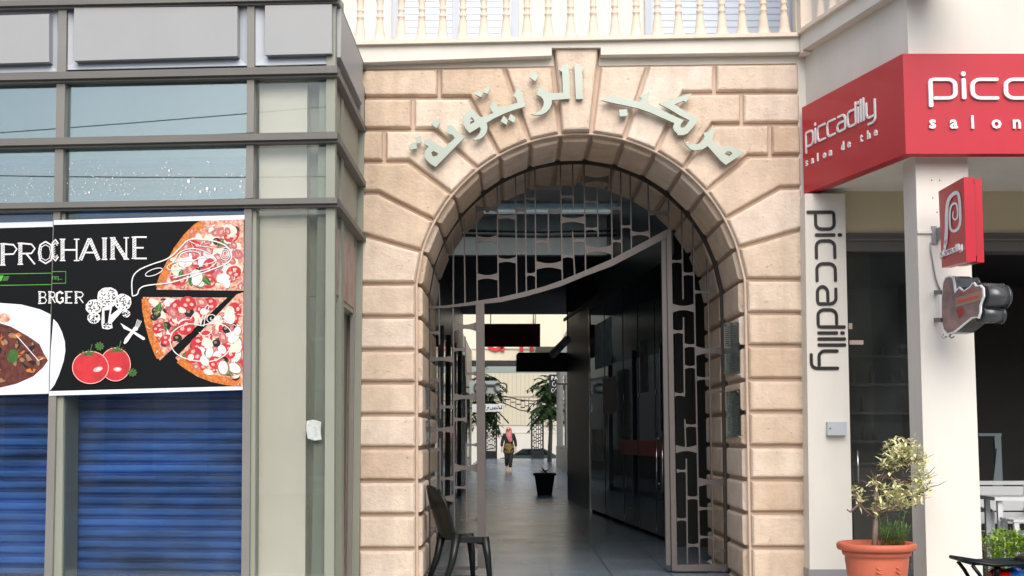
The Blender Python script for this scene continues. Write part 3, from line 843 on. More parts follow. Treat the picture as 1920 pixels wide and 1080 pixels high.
# glass
def pane(pts, m='glass'): lpr('glass_pane', pts, .09, .008, m)
pane([(-420, 156), (106, 148), (104, 262), (-420, 270)], 'glass_up'); pane([(122, 148), (463, 140), (462, 249), (120, 262)], 'glass_up'); pane([(476.5, 139), (612, 137), (611.5, 247), (475.5, 249)], 'glass_low')
pane([(-420, 279), (103, 272), (101, 382), (-420, 390)], 'glass_up'); pane([(119, 272), (462, 262), (460, 372), (117, 381)], 'glass_up'); pane([(475.5, 261), (611, 260), (611, 371), (474.5, 372)], 'glass_low')
pane([(-420, 397), (100, 391), (82, 1110), (-420, 1110)], 'glass_low'); pane([(122, 391), (457.5, 383), (452, 1110), (115, 1110)], 'glass_low'); pane([(480.5, 383), (611, 381), (608, 1110), (477, 1110)], 'glass_low')
# spandrel panels: recessed rim with mitred bevel and a raised box
def spandrel(o, q, wrap=False):
    b = MB()
    O = [LPt(*p, .06) for p in o]; I = [LPt(*p, .085) for p in q]; T = [LPt(*p, .0) for p in q]
    for k in range(4): b.face([O[k], O[(k + 1) % 4], I[(k + 1) % 4], I[k]])
    b.build('panel_rim', M['panel_rim'], shop)
    b = MB(); b.prism(T, LN * .09); b.build('spandrel_panel', M['panel'], shop)
spandrel([(-232, 20), (108, 11), (108, 134), (-232, 142)], [(-215, 36), (92, 26), (92, 116), (-215, 125)])
lpr('mullion', [(-250, 20), (-234, 20), (-256, 1110), (-272, 1110)], .03, .12, 'alu')
spandrel([(126, 6), (464, 3), (464, 123), (124, 131)], [(139, 15), (445, 12), (445, 105), (138.5, 114)])
spandrel([(477.5, 2), (614, -1), (612, 120), (477.5, 123)], [(497, 10), (622, 8), (622, 100), (497, 103)])
spandrel([(-420, 28), (-252, 20), (-252, 143), (-420, 150)], [(-410, 44), (-268, 38), (-268, 126), (-410, 132)])
b = MB(); b.prism([LPt(-700, 30, .03), LPt(-420, 26, .03), LPt(-420, 1110, .03), LPt(-700, 1110, .03)], LN * 2); b.build('end_wall', M['alu_green'], shop)
# side wall to the gateway
b = MB()
xs = -1.475
z0, zt = P(640, 560, 11).z, LPt(620, -6).z
b.box((xs - .2, 10.80, z0), (xs, 12.65, zt)); b.build('side_panel', M['alu_green'], shop)
z_a, z_b = PX(632, 120, -1.44).z, PX(632, 0, -1.44).z
B((xs + .003, 10.62, LPt(622, 100).z + .0), (xs + .075, 12.2, LPt(622, 8).z), 'spandrel_panel', M['panel'], shop)
B((xs + .003, 12.25, LPt(622, 100).z - .12), (xs + .055, 12.64, LPt(622, 8).z - .15), 'spandrel_panel', M['panel'], shop)
B((xs - .10, 10.66, 0), (xs + .006, 10.79, 4.6), 'mullion', M['alu_green'], shop)
B((xs - .03, 12.36, 0), (xs + .010, 12.42, z0 + .9), 'mullion', M['alu'], shop)
B((xs - .03, 12.56, 0), (xs + .055, 12.65, 4.7), 'mullion', M['alu_green'], shop)
b = MB(); b.box((xs - .30, 10.80, 0), (xs - .09, 12.65, z0 - .004)); b.build('recess_wall', M['alu_green'], shop)
# faded picture panel on the side, just under the ledge
b = MB(); b.box((xs + .002, 10.92, P(640, 555, 11.2).z), (xs + .012, 12.32, P(640, 432, 11.2).z)); o = b.build('faded_picture_panel', mat('faded_print', c8(168, 160, 150), .6, var=(3.5, .4), col2=c8(150, 112, 104)), shop)
# what stands behind the glass
lpr('inner_column', [(487, -2), (577, -2), (572, 1110), (484, 1110)], .17, .6, 'column_cream')
lpr('inner_wall', [(-420, 0), (477, 0), (477, 312), (-420, 330)], .75, .1, 'pale_inside')
lpr('inner_wall', [(566, 0), (640, 0), (640, 1110), (566, 1110)], .70, .1, 'alu_green')
def shutter(x0, x1, ytop, off, m):
    b = MB()
    A, Bq = LPt(x0, ytop, off), LPt(x1, ytop, off)
    A, Bq = LPt(x0, 900, off), LPt(x1, 900, off)
    zt = LPt((x0 + x1) / 2, ytop, off).z; pitch = 0.088
    rows = []
    z = zt
    while z > -0.05:
        for k, (dz, dy) in enumerate(((0, .026), (.005, .004), (.012, -.010), (.020, -.001), (.040, -.005), (.062, -.004), (.074, .004), (.079, .026))):
            rows.append([Vector((A.x, A.y, 0)) + LN * dy + Vector((0, 0, z - dz)), Vector((Bq.x, Bq.y, 0)) + LN * dy + Vector((0, 0, z - dz))])
        z -= pitch
    b.grid(rows, 0, smooth=False)
    return b.build('roller_shutter', M[m], shop)
shutter(-440, 104, 296, .42, 'shutter'); shutter(112, 462, 296, .42, 'shutter')
lpr('shutter_guide', [(117.2, 383), (123, 383), (121.5, 1110), (115.5, 1110)], .30, .1, 'metal_grey')
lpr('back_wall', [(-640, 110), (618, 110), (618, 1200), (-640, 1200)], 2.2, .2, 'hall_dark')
# specks of white paint left on the glass
b = MB(); rg = random.Random(11)
def speck(px, py, r):
    n = 7; pts = [LPt(px + r * math.cos(6.283 * k / n) * rg.uniform(.6, 1.1), py + r * 1.15 * math.sin(6.283 * k / n) * rg.uniform(.7, 1.2), .084) for k in range(n)]
    b.face(pts)
for k in range(190):
    cxs = rg.choice([140, 165, 185, 240, 310, 335, 390, 450, 220])
    px = min(456, max(124, rg.gauss(cxs, 14))); py = 366 - abs(rg.gauss(0, 34))
    if py > 284: speck(px, py, rg.choice([.5, .6, .7, .9, 1.2]))
for px, py, r in ((354, 340, 3.2), (376, 359, 2.8), (388, 354, 3.6), (403, 355, 3.0), (317, 320, 2.2), (451, 350, 2.2), (452, 340, 1.6), (167, 361, 2.2), (392, 305, 1.6), (312, 305, 1.5)): speck(px, py, r)
for k in range(60): speck(rg.uniform(2, 98), 376 - abs(rg.gauss(0, 30)), rg.choice([.4, .5, .7, .9]))
b.build('paint_specks', M['print_white'], shop)
# torn white tape left on the corner glass
b = MB(); b.face([LPt(px, py, .082) for px, py in ((575, 789), (588, 787), (602, 791), (601, 808), (603, 824), (590, 826), (577, 822), (574, 806))]); b.build('tape_remnant', mat('dull_tape', c8(196, 204, 200), .6, var=(30, .3)), shop)
# upper storeys
zr_ = LPt(620, -8).z
b = MB(); b.prism([LPt(-400, 300, .12), LPt(622, 300, .12), LPt(622, 300, 2.2), LPt(-400, 300, 2.2)], (0, 0, .1))
for v in b.v: v.z += zr_ - .12 - LPt(100, 300, .12).z
b.build('roof', M['alu_dark'], shop)

# ---------------------------------------------------------------- printed posters
def poster(name, label, corners, bg_off):
    t = MB(); lay = [0]
    mats = ['poster_black', 'poster_white', 'print_white', 'print_red', 'print_pink', 'print_green', 'print_cheese', 'print_crust', 'print_mush', 'black', 'print_tan', 'print_meat', 'print_lime', 'print_glint']
    ix = {k: i for i, k in enumerate(mats)}
    def pg(pts, m, lv=None):
        lay[0] += 1
        off = bg_off - 0.0010 - (lay[0] if lv is None else lv) * 0.000008
        L3 = [LPt(x, y, off) for x, y in pts]
        for tr in tessellate_polygon([L3]): t.face([L3[k] for k in tr], ix[m])
    def rib(path, wd, m, closed=False):
        if closed: path = list(path) + [path[0]]
        L, Rr = ribbon2d(path, wd); lay[0] += 1
        off = bg_off - 0.0010 - lay[0] * 0.000008
        for k in range(len(L) - 1):
            t.face([LPt(*L[k], off), LPt(*L[k + 1], off), LPt(*Rr[k + 1], off), LPt(*Rr[k], off)], ix[m])
    def fin():
        t.prism([LPt(x, y, bg_off) for x, y in corners], LN * 0.003, 0)
        o = t.build(name, [M[k] for k in mats]); tag(o, label, 'poster'); return o
    return pg, rib, fin
E = lambda cx, cy, rx, ry, n=20, rot=0, j=0, r_=random.Random(5): [(cx + math.cos(rot) * rx * math.cos(6.2832 * k / n) * (1 + j * r_.uniform(-1, 1)) - math.sin(rot) * ry * math.sin(6.2832 * k / n), cy + math.sin(rot) * rx * math.cos(6.2832 * k / n) + math.cos(rot) * ry * math.sin(6.2832 * k / n) * (1 + j * r_.uniform(-1, 1))) for k in range(n)]
K = lambda L: [(x / 2.842, 380 + y / 2.842) for x, y in L]
FNT = {'P': [[(.1, 0), (.1, 1)], [(.1, 1), (.75, .95), (.95, .75), (.75, .52), (.1, .5)]], 'R': [[(.1, 0), (.1, 1)], [(.1, 1), (.75, .95), (.95, .75), (.75, .52), (.1, .5)], [(.45, .5), (.95, 0)]],
 'O': [[(.5, 1), (.15, .85), (.05, .5), (.15, .15), (.5, 0), (.85, .15), (.95, .5), (.85, .85), (.5, 1)]], 'C': [[(.95, .8), (.55, 1), (.15, .85), (.05, .5), (.15, .15), (.55, 0), (.95, .2)]],
 'H': [[(.1, 0), (.1, 1)], [(.9, 0), (.9, 1)], [(.1, .5), (.9, .5)]], 'A': [[(.02, 0), (.5, 1)], [(.5, 1), (.98, 0)], [(.2, .35), (.8, .35)]], 'I': [[(.5, 0), (.5, 1)]],
 'N': [[(.1, 0), (.1, 1)], [(.1, 1), (.9, 0)], [(.9, 0), (.9, 1)]], 'E': [[(.1, 0), (.1, 1)], [(.1, 1), (.9, 1)], [(.1, .5), (.7, .5)], [(.1, 0), (.9, 0)]],
 'B': [[(.1, 0), (.1, 1)], [(.1, 1), (.7, .97), (.85, .76), (.7, .53), (.1, .52)], [(.1, .52), (.75, .5), (.95, .26), (.75, .03), (.1, 0)]], 'G': [[(.95, .8), (.55, 1), (.15, .85), (.05, .5), (.15, .15), (.55, 0), (.92, .15), (.92, .45), (.6, .45)]]}
def sketch(pg, rib, ch, x0, x1, yb, yt, wd=3.0, bold=7.0, rg=random.Random(2)):
    """chalk letter: bold hatched first stem, thin double strokes, slab feet"""
    for i, s in enumerate(FNT[ch]):
        p = [(x0 + a * (x1 - x0), yb + b_ * (yt - yb)) for a, b_ in s]
        big = i == 0 and ch not in 'OC'
        rib(p, bold if big else wd, 'print_white')
        if big or (ch in 'N' and i == 1) or (ch == 'A' and i == 1):
            if not big: rib(p, bold, 'print_white')
            n = int(abs(yb - yt) / 4.2)
            for k in range(n):
                f = (k + .5) / n
                c_ = (p[0][0] + (p[-1][0] - p[0][0]) * f, p[0][1] + (p[-1][1] - p[0][1]) * f)
                rib([(c_[0] - bold * .36, c_[1] + bold * .22 + rg.uniform(-1, 1)), (c_[0] + bold * .36, c_[1] - bold * .40 + rg.uniform(-1, 1))], 1.0, 'poster_black')
        if len(s) == 2 and abs(s[0][0] - s[1][0]) < .02:
            for e in (p[0], p[1]): rib([(e[0] - bold * .75, e[1]), (e[0] + bold * .75, e[1])], 2.0, 'print_white')
        if ch in 'OC' and i == 0:
            rib([(q[0] * .72 + (x0 + x1) * .14, q[1] * .72 + (yb + yt) * .14) for q in p], 1.6, 'print_white')
            for k in range(6):
                yy = yb + (yt - yb) * (.2 + .11 * k); rib([(x0 + 1, yy + 3), (x0 + bold, yy - 2)], 1.1, 'print_white')

# right-hand poster (pasted over the glass and the upright)
pg, rib, fin = poster('printed_poster', 'black poster with pizza slices, red tomatoes and chalk lettering PROCHAINE', [(101, 413), (458.5, 403), (455, 728), (92, 742)], .025)
pg([(101, 413), (458.5, 403), (458.4, 411.5), (100.8, 421.5)], 'poster_white'); pg([(92.4, 733.5), (455.1, 724), (455, 728), (455, 731), (92, 742)], 'poster_white')
pg([(100, 598), (108, 606), (116, 622), (121.5, 640), (122.5, 658), (119, 678), (111, 702), (102, 722), (93, 733), (95, 660)], 'poster_white')
for ch, x0, x1 in (('C', 96.5, 110), ('H', 114, 147), ('A', 150, 186), ('I', 188, 204), ('N', 208, 240), ('E', 249, 278)):
    sketch(pg, rib, ch, x0, x1, 489 - (x0 - 100) * .03, 449 - (x0 - 100) * .03)
for ch, x0, x1 in (('R', 92, 104), ('G', 105, 119), ('E', 123, 137), ('R', 141, 157)): sketch(pg, rib, ch, x0, x1, 568, 547, 2.0, 4.0)
rib([(97, 509.5), (123.5, 509), (123, 531), (96.5, 531.5)], 1.1, 'print_lime')
for k in (0, 1): rib([(99 + k * 6, 524), (99 + k * 6, 518), (103 + k * 6, 518.5), (103 + k * 6, 526 if k else 524)], 1.0, 'print_lime')
for k in range(3): pg(E(111 + 2.6 * k, 523.5, .7, .7, 6), 'print_lime')
# pizza
rp = random.Random(21)
def inside(p, poly):
    c = False; j = len(poly) - 1
    for i in range(len(poly)):
        if (poly[i][1] > p[1]) != (poly[j][1] > p[1]) and p[0] < (poly[j][0] - poly[i][0]) * (p[1] - poly[i][1]) / (poly[j][1] - poly[i][1]) + poly[i][0]: c = not c
        j = i
    return c
def pizza(poly, crust, n):
    pg(poly, 'print_cheese')
    rib(crust, 15, 'print_crust')
    xs_ = [p[0] for p in poly]; ys_ = [p[1] for p in poly]
    made = 0; tries = 0
    while made < n and tries < 4000:
        tries += 1
        c = (rp.uniform(min(xs_), max(xs_)), rp.uniform(min(ys_), max(ys_)))
        k = rp.choice(['ham', 'ham', 'mush', 'mush', 'tom', 'tom', 'leaf', 'ham', 'cheese', 'cheese', 'olive', 'cheese'])
        r = {'ham': rp.uniform(6, 12), 'mush': rp.uniform(9, 15), 'tom': rp.uniform(11, 17), 'leaf': rp.uniform(9, 15), 'olive': rp.uniform(7, 9.5), 'cheese': rp.uniform(6, 13)}[k]
        rot = rp.uniform(0, 3.14)
        o = E(c[0], c[1], r, r * rp.uniform(.55, .9), 14, rot, .12, rp)
        if not all(inside(q, poly) for q in o): continue
        if min((Vector(c) - Vector(q)).length for q in crust) < r + 4: continue
        made += 1
        if k == 'ham': pg(o, 'print_pink'); pg(E(c[0], c[1], r * .5, r * .3, 8, rot, .2, rp), 'print_cheese')
        elif k == 'cheese': pg(o, 'print_mush')
        elif k == 'mush':
            pg(o, 'print_tan'); pg(E(c[0] - .8, c[1] - .8, r * .9, r * .62, 14, rot, .05, rp), 'print_white'); pg(E(c[0] + r * .2, c[1] + r * .2, r * .4, r * .22, 8, rot), 'print_mush')
        elif k == 'tom':
            pg(E(c[0], c[1], r, r * .85, 16, rot, .03, rp), 'print_red')
            for a in range(3): pg(E(c[0] + r * .45 * math.cos(a * 2.1 + rot), c[1] + r * .4 * math.sin(a * 2.1 + rot), r * .26, r * .2, 8, rot), 'print_glint')
        elif k == 'olive': pg(E(c[0], c[1], r, r * .9, 14), 'black'); pg(E(c[0] - r * .2, c[1] - r * .2, r * .38, r * .32, 8), 'print_tan')
        else:
            d = Vector((math.cos(rot), math.sin(rot))); n_ = Vector((-d.y, d.x)); v = Vector(c)
            pg([tuple(v - d * r), tuple(v - d * r * .3 + n_ * r * .5), tuple(v + d * r * .5 + n_ * r * .35), tuple(v + d * r), tuple(v + d * r * .5 - n_ * r * .35), tuple(v - d * r * .3 - n_ * r * .5)], 'print_green')
            rib([tuple(v - d * r * .8), tuple(v + d * r * .8)], 1.0, 'print_lime')
s1 = [(293, 543), (301, 520), (313, 494), (328, 465), (345, 441), (362, 424), (377, 413.5), (457, 412), (456.8, 545)]
s2 = [(426, 558), (268, 557), (269, 580), (273, 606), (281, 636), (290, 660), (299.5, 676)]
s3 = [(456.6, 548), (444, 552), (329, 671), (346, 690), (370, 706), (396, 716), (425, 722), (455, 724)]
pizza(s1, [(299, 540), (306, 520), (318, 496), (333, 468), (350, 445), (368, 427), (380, 419)], 120)
pizza(s2, [(273, 560), (274, 580), (279, 606), (287, 636), (296, 660), (301, 670)], 80)
pizza(s3, [(336, 674), (352, 686), (374, 699), (398, 709), (426, 715), (452, 717)], 115)
for k in range(260):
    pl_ = rp.choice((s1, s2, s3)); xs_ = [p[0] for p in pl_]; ys_ = [p[1] for p in pl_]
    c = (rp.uniform(min(xs_), max(xs_)), rp.uniform(min(ys_), max(ys_))); a = rp.uniform(0, 6.28); l = rp.uniform(3, 8)
    e = (c[0] + l * math.cos(a), c[1] + l * math.sin(a)); m_ = ((c[0] + e[0]) / 2 + rp.uniform(-2, 2), (c[1] + e[1]) / 2 + rp.uniform(-2, 2))
    if inside(c, pl_) and inside(e, pl_) and inside(m_, pl_): rib([c, m_, e], rp.uniform(.8, 1.6), rp.choice(['print_mush', 'print_white', 'print_cheese', 'print_pink', 'print_crust']))
# chalk drawings: drumstick, tomato, broccoli, cutlery
rib(chaikin(K([(705, 495), (700, 410), (725, 365), (800, 330), (900, 300), (960, 240), (1005, 190), (1100, 195), (1200, 220), (1238, 270), (1230, 312), (1150, 350), (1000, 400), (900, 430), (770, 440), (738, 462), (735, 490), (705, 498)])), 2.2, 'print_white')
rib(chaikin(K([(920, 320), (960, 252), (1060, 240), (1165, 300), (1130, 345), (1040, 372), (920, 402)])), 1.6, 'print_white')
for e in ((820, 370, 48, 16, -.35), (945, 335, 56, 22, -.2), (1012, 284, 56, 26, -.1), (1090, 310, 60, 18, -.1)): rib(K(E(e[0], e[1], e[2], e[3], 20, e[4])), 1.5, 'print_white', True)
for r_ in (14, 24, 34): rib(K(E(1200, 272, r_ * .8, r_, 18)), 1.3, 'print_white', True)
rib(chaikin(K([(1010, 205), (1060, 230), (1110, 235), (1150, 245)])), 1.2, 'print_white')
rib(chaikin(K([(1075, 655), (1000, 640), (920, 680), (900, 745), (940, 815), (1040, 845), (1140, 848), (1220, 800), (1245, 720), (1215, 655), (1130, 640), (1075, 655)])), 1.8, 'print_white')
rib(chaikin(K([(1085, 660), (1095, 600), (1120, 545), (1095, 550), (1080, 600), (1070, 650)])), 1.5, 'print_white')
rib(K([(1130 + (38 - k * 1.7) * math.cos(k * .55), 615 + (32 - k * 1.5) * math.sin(k * .55)) for k in range(20)]), 1.4, 'print_white')
rib(chaikin(K([(1015, 620), (1040, 580), (1060, 600), (1070, 650)])), 1.4, 'print_white'); rib(chaikin(K([(1060, 690), (1085, 715), (1120, 700), (1130, 680)])), 1.4, 'print_white')
for cx_, cy_, r in ((575, 503, 54), (500, 555, 40), (655, 530, 44), (500, 614, 32), (672, 592, 20)):
    pg(K(E(cx_, cy_, r * 1.08, r, 24, 0, .07, rp)), 'print_white')
    for k in range(int(r * .75)):
        a, d = rp.uniform(0, 6.28), r * .85 * math.sqrt(rp.random()); x_, y_ = cx_ + d * math.cos(a), cy_ + d * math.sin(a)
        pg(K(E(x_, y_, 6, 3, 6, rp.uniform(0, 3))), 'poster_black')
pg(K([(545, 560), (600, 545), (588, 600), (640, 560), (655, 575), (596, 640), (600, 668), (575, 676), (545, 670), (540, 640)]), 'print_white'); pg(K([(556, 575), (585, 570), (575, 640), (558, 645)]), 'poster_black')
for k in range(14): pg(K(E(rp.uniform(552, 592), rp.uniform(640, 665), 5, 4, 5)), 'poster_black')
pg(K([(641, 640), (665, 655), (770, 718), (774, 728), (762, 732), (690, 684), (660, 672)]), 'print_white')
pg(K([(658, 748), (666, 724), (712, 668), (722, 672), (718, 684), (680, 742), (665, 754)]), 'print_white')
for k in range(4): rib(K([(716 + k * 7, 676 - k * 3), (733 + k * 7, 622 + k * 3)]), 1.1, 'print_white')
pg(K(E(722, 672, 14, 12, 8)), 'print_white')
# red tomatoes
for cx_, cy_, rx, ry in ((615, 862, 82, 90), (482, 878, 98, 88)):
    pg(K(E(cx_, cy_, rx, ry, 30)), 'print_glint'); pg(K(E(cx_, cy_, rx - 4, ry - 4, 30)), 'print_red')
pg(K(E(522, 888, 26, 13, 14, -.3)), 'print_glint'); pg(K(E(526, 886, 13, 7, 12, -.3)), 'print_white'); pg(K(E(626, 888, 22, 12, 14)), 'print_glint'); pg(K(E(628, 887, 11, 6, 12)), 'print_white')
for cx_, cy_ in ((468, 810), (622, 790)):
    for a in (-2.9, -2.3, -1.5, -.7, -.1, .5, 2.6): pg(K([(cx_ - 8 * math.sin(a), cy_ + 6 * math.cos(a)), (cx_ + 52 * math.cos(a), cy_ + 28 * math.sin(a) - 4), (cx_ + 8 * math.sin(a), cy_ - 6 * math.cos(a))]), 'print_green')
    rib(chaikin(K([(cx_, cy_), (cx_ + 16, cy_ - 25), (cx_ + 22, cy_ - 55)])), 2, 'print_green')
for cx_, cy_ in ((530, 765), (705, 905)):
    for k in range(9): a = k * .7; pg(K(E(cx_ + 15 * math.cos(a), cy_ + 13 * math.sin(a), 12, 6, 7, a, .2, rp)), 'print_green')
fin()
# left-hand poster (behind, continues out of the picture)
pg, rib, fin = poster('printed_poster', 'black poster with a white plate of meat, cut off at left picture edge', [(-120, 428), (100.5, 422), (92, 740), (-120, 746)], .070)
pg([(-120, 421), (100.6, 415), (100.4, 425), (-120, 431)], 'poster_white'); pg([(-120, 400), (99, 396), (99, 398), (-120, 402)], 'poster_white')
sketch(pg, rib, 'P', 2, 33, 497, 457); sketch(pg, rib, 'R', 35, 67, 495.5, 456); sketch(pg, rib, 'O', 71, 100, 494, 453)
sketch(pg, rib, 'B', 73, 88, 569, 547, 2.0, 4.0)
rib([(-120, 516), (100, 512)], 1.1, 'print_lime'); rib([(-120, 537), (97, 533.5)], 1.1, 'print_lime')
pg([(-20, 517), (7, 516.5), (2, 527), (-20, 527)], 'print_lime'); pg([(8, 518), (18, 517.5), (14, 526), (4, 526.5)], 'print_green')
plate_ = [(-120, 570), (0, 568), (40, 571), (75, 580), (96, 590), (93, 738), (-120, 744)]
pg(plate_, 'poster_white')
meat = [(-120, 612), (0, 606), (20, 612), (52, 630), (74, 645), (82, 662), (90, 676), (80, 690), (62, 706), (30, 720), (0, 727), (-120, 735)]
pg(meat, 'print_meat')
for k in range(60):
    c = (rp.uniform(-10, 80), rp.uniform(615, 715))
    o = E(c[0], c[1], rp.uniform(5, 13), rp.uniform(2, 5), 9, rp.uniform(0, 3), .2, rp)
    if all(inside(q, meat) for q in o): pg(o, rp.choice(['print_meat', 'print_tan', 'print_meat', 'print_crust', 'black', 'print_meat', 'print_meat']))
pg(E(24, 668, 10, 14, 12, .2, .1, rp), 'print_green'); pg(E(8, 596, 12, 9, 12), 'print_cheese')
rib([(30, 628), (72, 676), (80, 672)], 1.6, 'print_white'); rib(chaikin([(22, 612), (24, 596), (30, 586), (38, 598), (46, 588), (50, 606), (58, 618), (66, 634)]), 1.2, 'print_white')
fin()

# ================================================================== RIGHT BUILDING: cafe with projecting bay
YR = 10.72                       # front of the bay and of the red sign
YW = 12.55                       # ground-floor shopfront line
cafe = thing('cafe_building', (4.6, 12.0, 0), 'white plastered cafe building with projecting upper bay and recessed dark shopfront', 'building')
TL, TR_, BL, BR = P(1503, 205, 12.55), P(1694, 97, YR), P(1508, 362, 12.55), P(1697, 290, YR)
zb_, zt_ = (BL.z + BR.z) / 2, (TL.z + TR_.z) / 2
xa, xb = (TL.x + BL.x) / 2, (TR_.x + BR.x) / 2
SA, SB = Vector((xa, 12.55, 0)), Vector((xb, YR, 0))     # plan line of the angled sign face
u_s = (SB - SA).normalized(); n_s = Vector((u_s.y, -u_s.x, 0))
if n_s.x > 0: n_s = -n_s
# bay (wall line sits a little behind the sign faces)
b = MB()
wa, wb = SA - n_s * .05, SB - n_s * .05 + Vector((0.02, 0.06, 0))
plan = [wa + Vector((0, .12, 0)), wb, Vector((12, YR + .06, 0)), Vector((12, 12.67, 0))]
zbay = zb_ + 0.03
b.prism([(p.x, p.y, zbay) for p in plan], (0, 0, 5.5))
b.build('bay_wall', M['white_plaster'], cafe)
# ledge running along the bay at balcony height
pa = P(1499, 97, YC); pb_ = P(1499, 67, YC)
d_ = u_s * 3.0
b = MB()
b.prism([pa, pa + d_, pa + d_ + Vector((0, 0, pb_.z - pa.z)), Vector((pa.x, pa.y, pb_.z))], -n_s * 0.3)
b.build('bay_ledge', M['white_plaster'], cafe)
b = MB()
q = Vector((pa.x, pa.y, pb_.z)) + n_s * .04
b.prism([q, q + d_, q + d_ + Vector((0, 0, .035)), q + Vector((0, 0, .035))], -n_s * .35)
b.build('bay_coping', M['coping'], cafe)
for k in range(6):
    c = pa + u_s * (.30 + .245 * k) - n_s * .09
    m = MB(); m.lathe(prof_b, (c.x, c.y, pb_.z + .03), 16); m.build('baluster', M['baluster'], cafe)
b = MB(); b.box((2.765, 12.635, 0), (3.15, 12.658, 8)); b.build('wall_return', M['white_plaster'], cafe)
# pier with vertical lettering
YPi = 12.40
b = MB()
b.prism([P(1509, 363, YPi), P(1584, 363, YPi), P(1600.5, 1110, YPi), P(1519, 1110, YPi)], (0, .35, 0)); b.build('pier', M['white_plaster'], cafe)
b = MB(); p0, p1 = P(1517, 1068, YPi - .03), P(1603, 1068, YPi - .03)
b.box((p0.x, YPi - .03, -.2), (p1.x, YPi + .36, p0.z)); b.build('plinth', M['metal_grey'], cafe)
M['leaf_mid'] = mat('olive_leaf', c8(128, 140, 72), 0.5, island=0.25)
# corner pillar
b = MB()
yp = 10.92
A, Bq, Cq, D = P(1716, 288, yp), P(1814, 288, yp), P(1844, 1110, yp), P(1739, 1110, yp)
b.prism([A, Bq, Cq, D], (0, .36, 0))
b.build('pillar', M['white_plaster'], cafe)
for px, py in ((1747, 338), (1762, 338), (1749, 371), (1757, 398)):
    b = MB(); c = P(px, py, yp - .001); b.tube([c, c + Vector((0, .002, 0))], .006, 8); b.build('screw_hole', M['black'], cafe)
# lintel, blind boxes, shopfront
zl0 = P(1640, 436, YW).z; zl1 = P(1640, 471, YW).z
b = MB(); b.box((2.84, YW + .03, zl0), (9, YW + .3, zbay)); b.build('lintel', M['cream'], cafe)
b = MB(); b.box((P(1584, 450, YW).x, YW, zl1), (9, YW + .26, zl0 - .002)); b.build('blind_box', M['cafe_grey'], cafe)
b = MB(); b.box((P(1584, 450, YW).x, YW - .02, zl1 + .10), (9, YW - .002, zl1 + .12)); b.build('blind_box_trim', M['alu_dark'], cafe)
x1_ = P(1590, 700, YW).x
b = MB(); b.box((x1_ - .08, YW + .10, 0.03), (P(1722, 700, YW).x + .5, YW + .108, zl1)); b.build('shop_window', M['glass_low'], cafe)
# room behind: dark walls, ceiling, counter, shelves
b = MB(); b.box((3.08, 16.8, 0), (10.5, 16.9, 4)); b.build('back_wall', M['cafe_dark'], cafe)
b = MB(); b.box((3.08, YW + .32, 0), (3.2, 16.8, 4)); b.box((10.4, YW, 0), (10.5, 16.8, 4)); b.build('side_walls', M['cafe_dark'], cafe)
b = MB(); b.box((3.2, YW + .32, 3.25), (10.4, 16.8, 3.35)); b.build('ceiling', M['cafe_dark'], cafe)
b = MB(); b.box((3.2, 12.71, -.2), (10.4, 16.8, 0.004)); b.build('room_floor', M['floor'], cafe)
b = MB(); b.box((3.3, 15.3, 0), (4.6, 15.9, 1.05)); b.box((3.25, 15.25, 1.05), (4.65, 15.95, 1.09)); b.build('counter', M['wood_dark'], cafe)
b = MB()
for k in range(4): b.box((3.3, 16.45, 1.3 + .35 * k), (5.6, 16.78, 1.33 + .35 * k))
b.build('shelf', M['wood_dark'], cafe)
b = MB(); rg = random.Random(4)
for k in range(4):
    for j in range(18):
        if rg.random() < .35:
            x = 3.35 + j * .125; h = rg.uniform(.14, .26); b.lathe([(.03, 0), (.032, h * .6), (.012, h * .75), (.012, h)], (x, 16.6, 1.332 + .35 * k), 8)
b.build('bottles', M['wood_dark'], cafe)
# small stickers on the shop window
for px0, px1, py0, py1 in ((1593, 1619, 638, 646), (1591, 1598, 606, 617)):
    b = MB(); b.prism([P(px0, py0, YW + .09), P(px1, py0, YW + .09), P(px1, py1, YW + .09), P(px0, py1, YW + .09)], (0, .004, 0)); b.build('window_sticker', mat('sticker', c8(196, 176, 166), .5), cafe)
# door frame of black steel
for px in (1588, 1716):
    x = P(px, 700, YW).x; B((x, YW + .06, 0), (x + .04, YW + .095, zl1), 'window_frame', M['black'], cafe)
x = P(1612, 900, YW).x
b = MB(); b.tube([(x, YW + .05, .95), (x, YW + .05, 1.25)], .010, 8); b.build('door_handle', M['steel'], cafe)

# red fascia sign: front and angled face, one object
sign = thing('fascia_sign', (SB.x, SB.y, zb_), 'big red cafe fascia sign folded round the bay corner, raised white lettering', 'shop sign')
b = MB()
th = .12
E0 = Vector((9.0, YR, 0))
pl = [SA, SB, E0, E0 + Vector((0, th, 0)), SB + Vector((.06, th, 0)) - n_s * .02, SA - n_s * th]
b.prism([(p.x, p.y, zb_) for p in pl], (0, 0, zt_ - zb_)); b.build('sign_box', M['red_sign'], sign)
# angled face lettering
o_ = PP(1513, 270, SA, n_s); e_ = PP(1643, 214, SA, n_s)
Lw = (e_ - o_).dot(u_s)
fr = plane_frame((o_.x, o_.y, 0), u_s, (0, 0, 1), n_s)
bl0 = PP(1513, 276, SA, n_s).z
xh = (PP(1514, 249, SA, n_s).z - bl0)
tot = 5 * 1.0 + 0
wf = 1.0
b = MB()
def mk(base_z, xh, wscale, k): return lambda a, c: fr(a * xh * wscale, base_z + c * xh, k)
units = 9.4      # nominal advance of the word
sc = Lw / (xh * units)
word_parts('piccadilly', mk(bl0, xh, sc, .014), 1.05, .34, .15, -n_s * .012, M['white_letter'], sign)
b = MB()
o2 = PP(1512, 312, SA, n_s); e2 = PP(1648, 252, SA, n_s); L2 = (e2 - o2).dot(u_s)
fr2 = plane_frame((o2.x, o2.y, o2.z), u_s, (0, 0, 1), n_s)
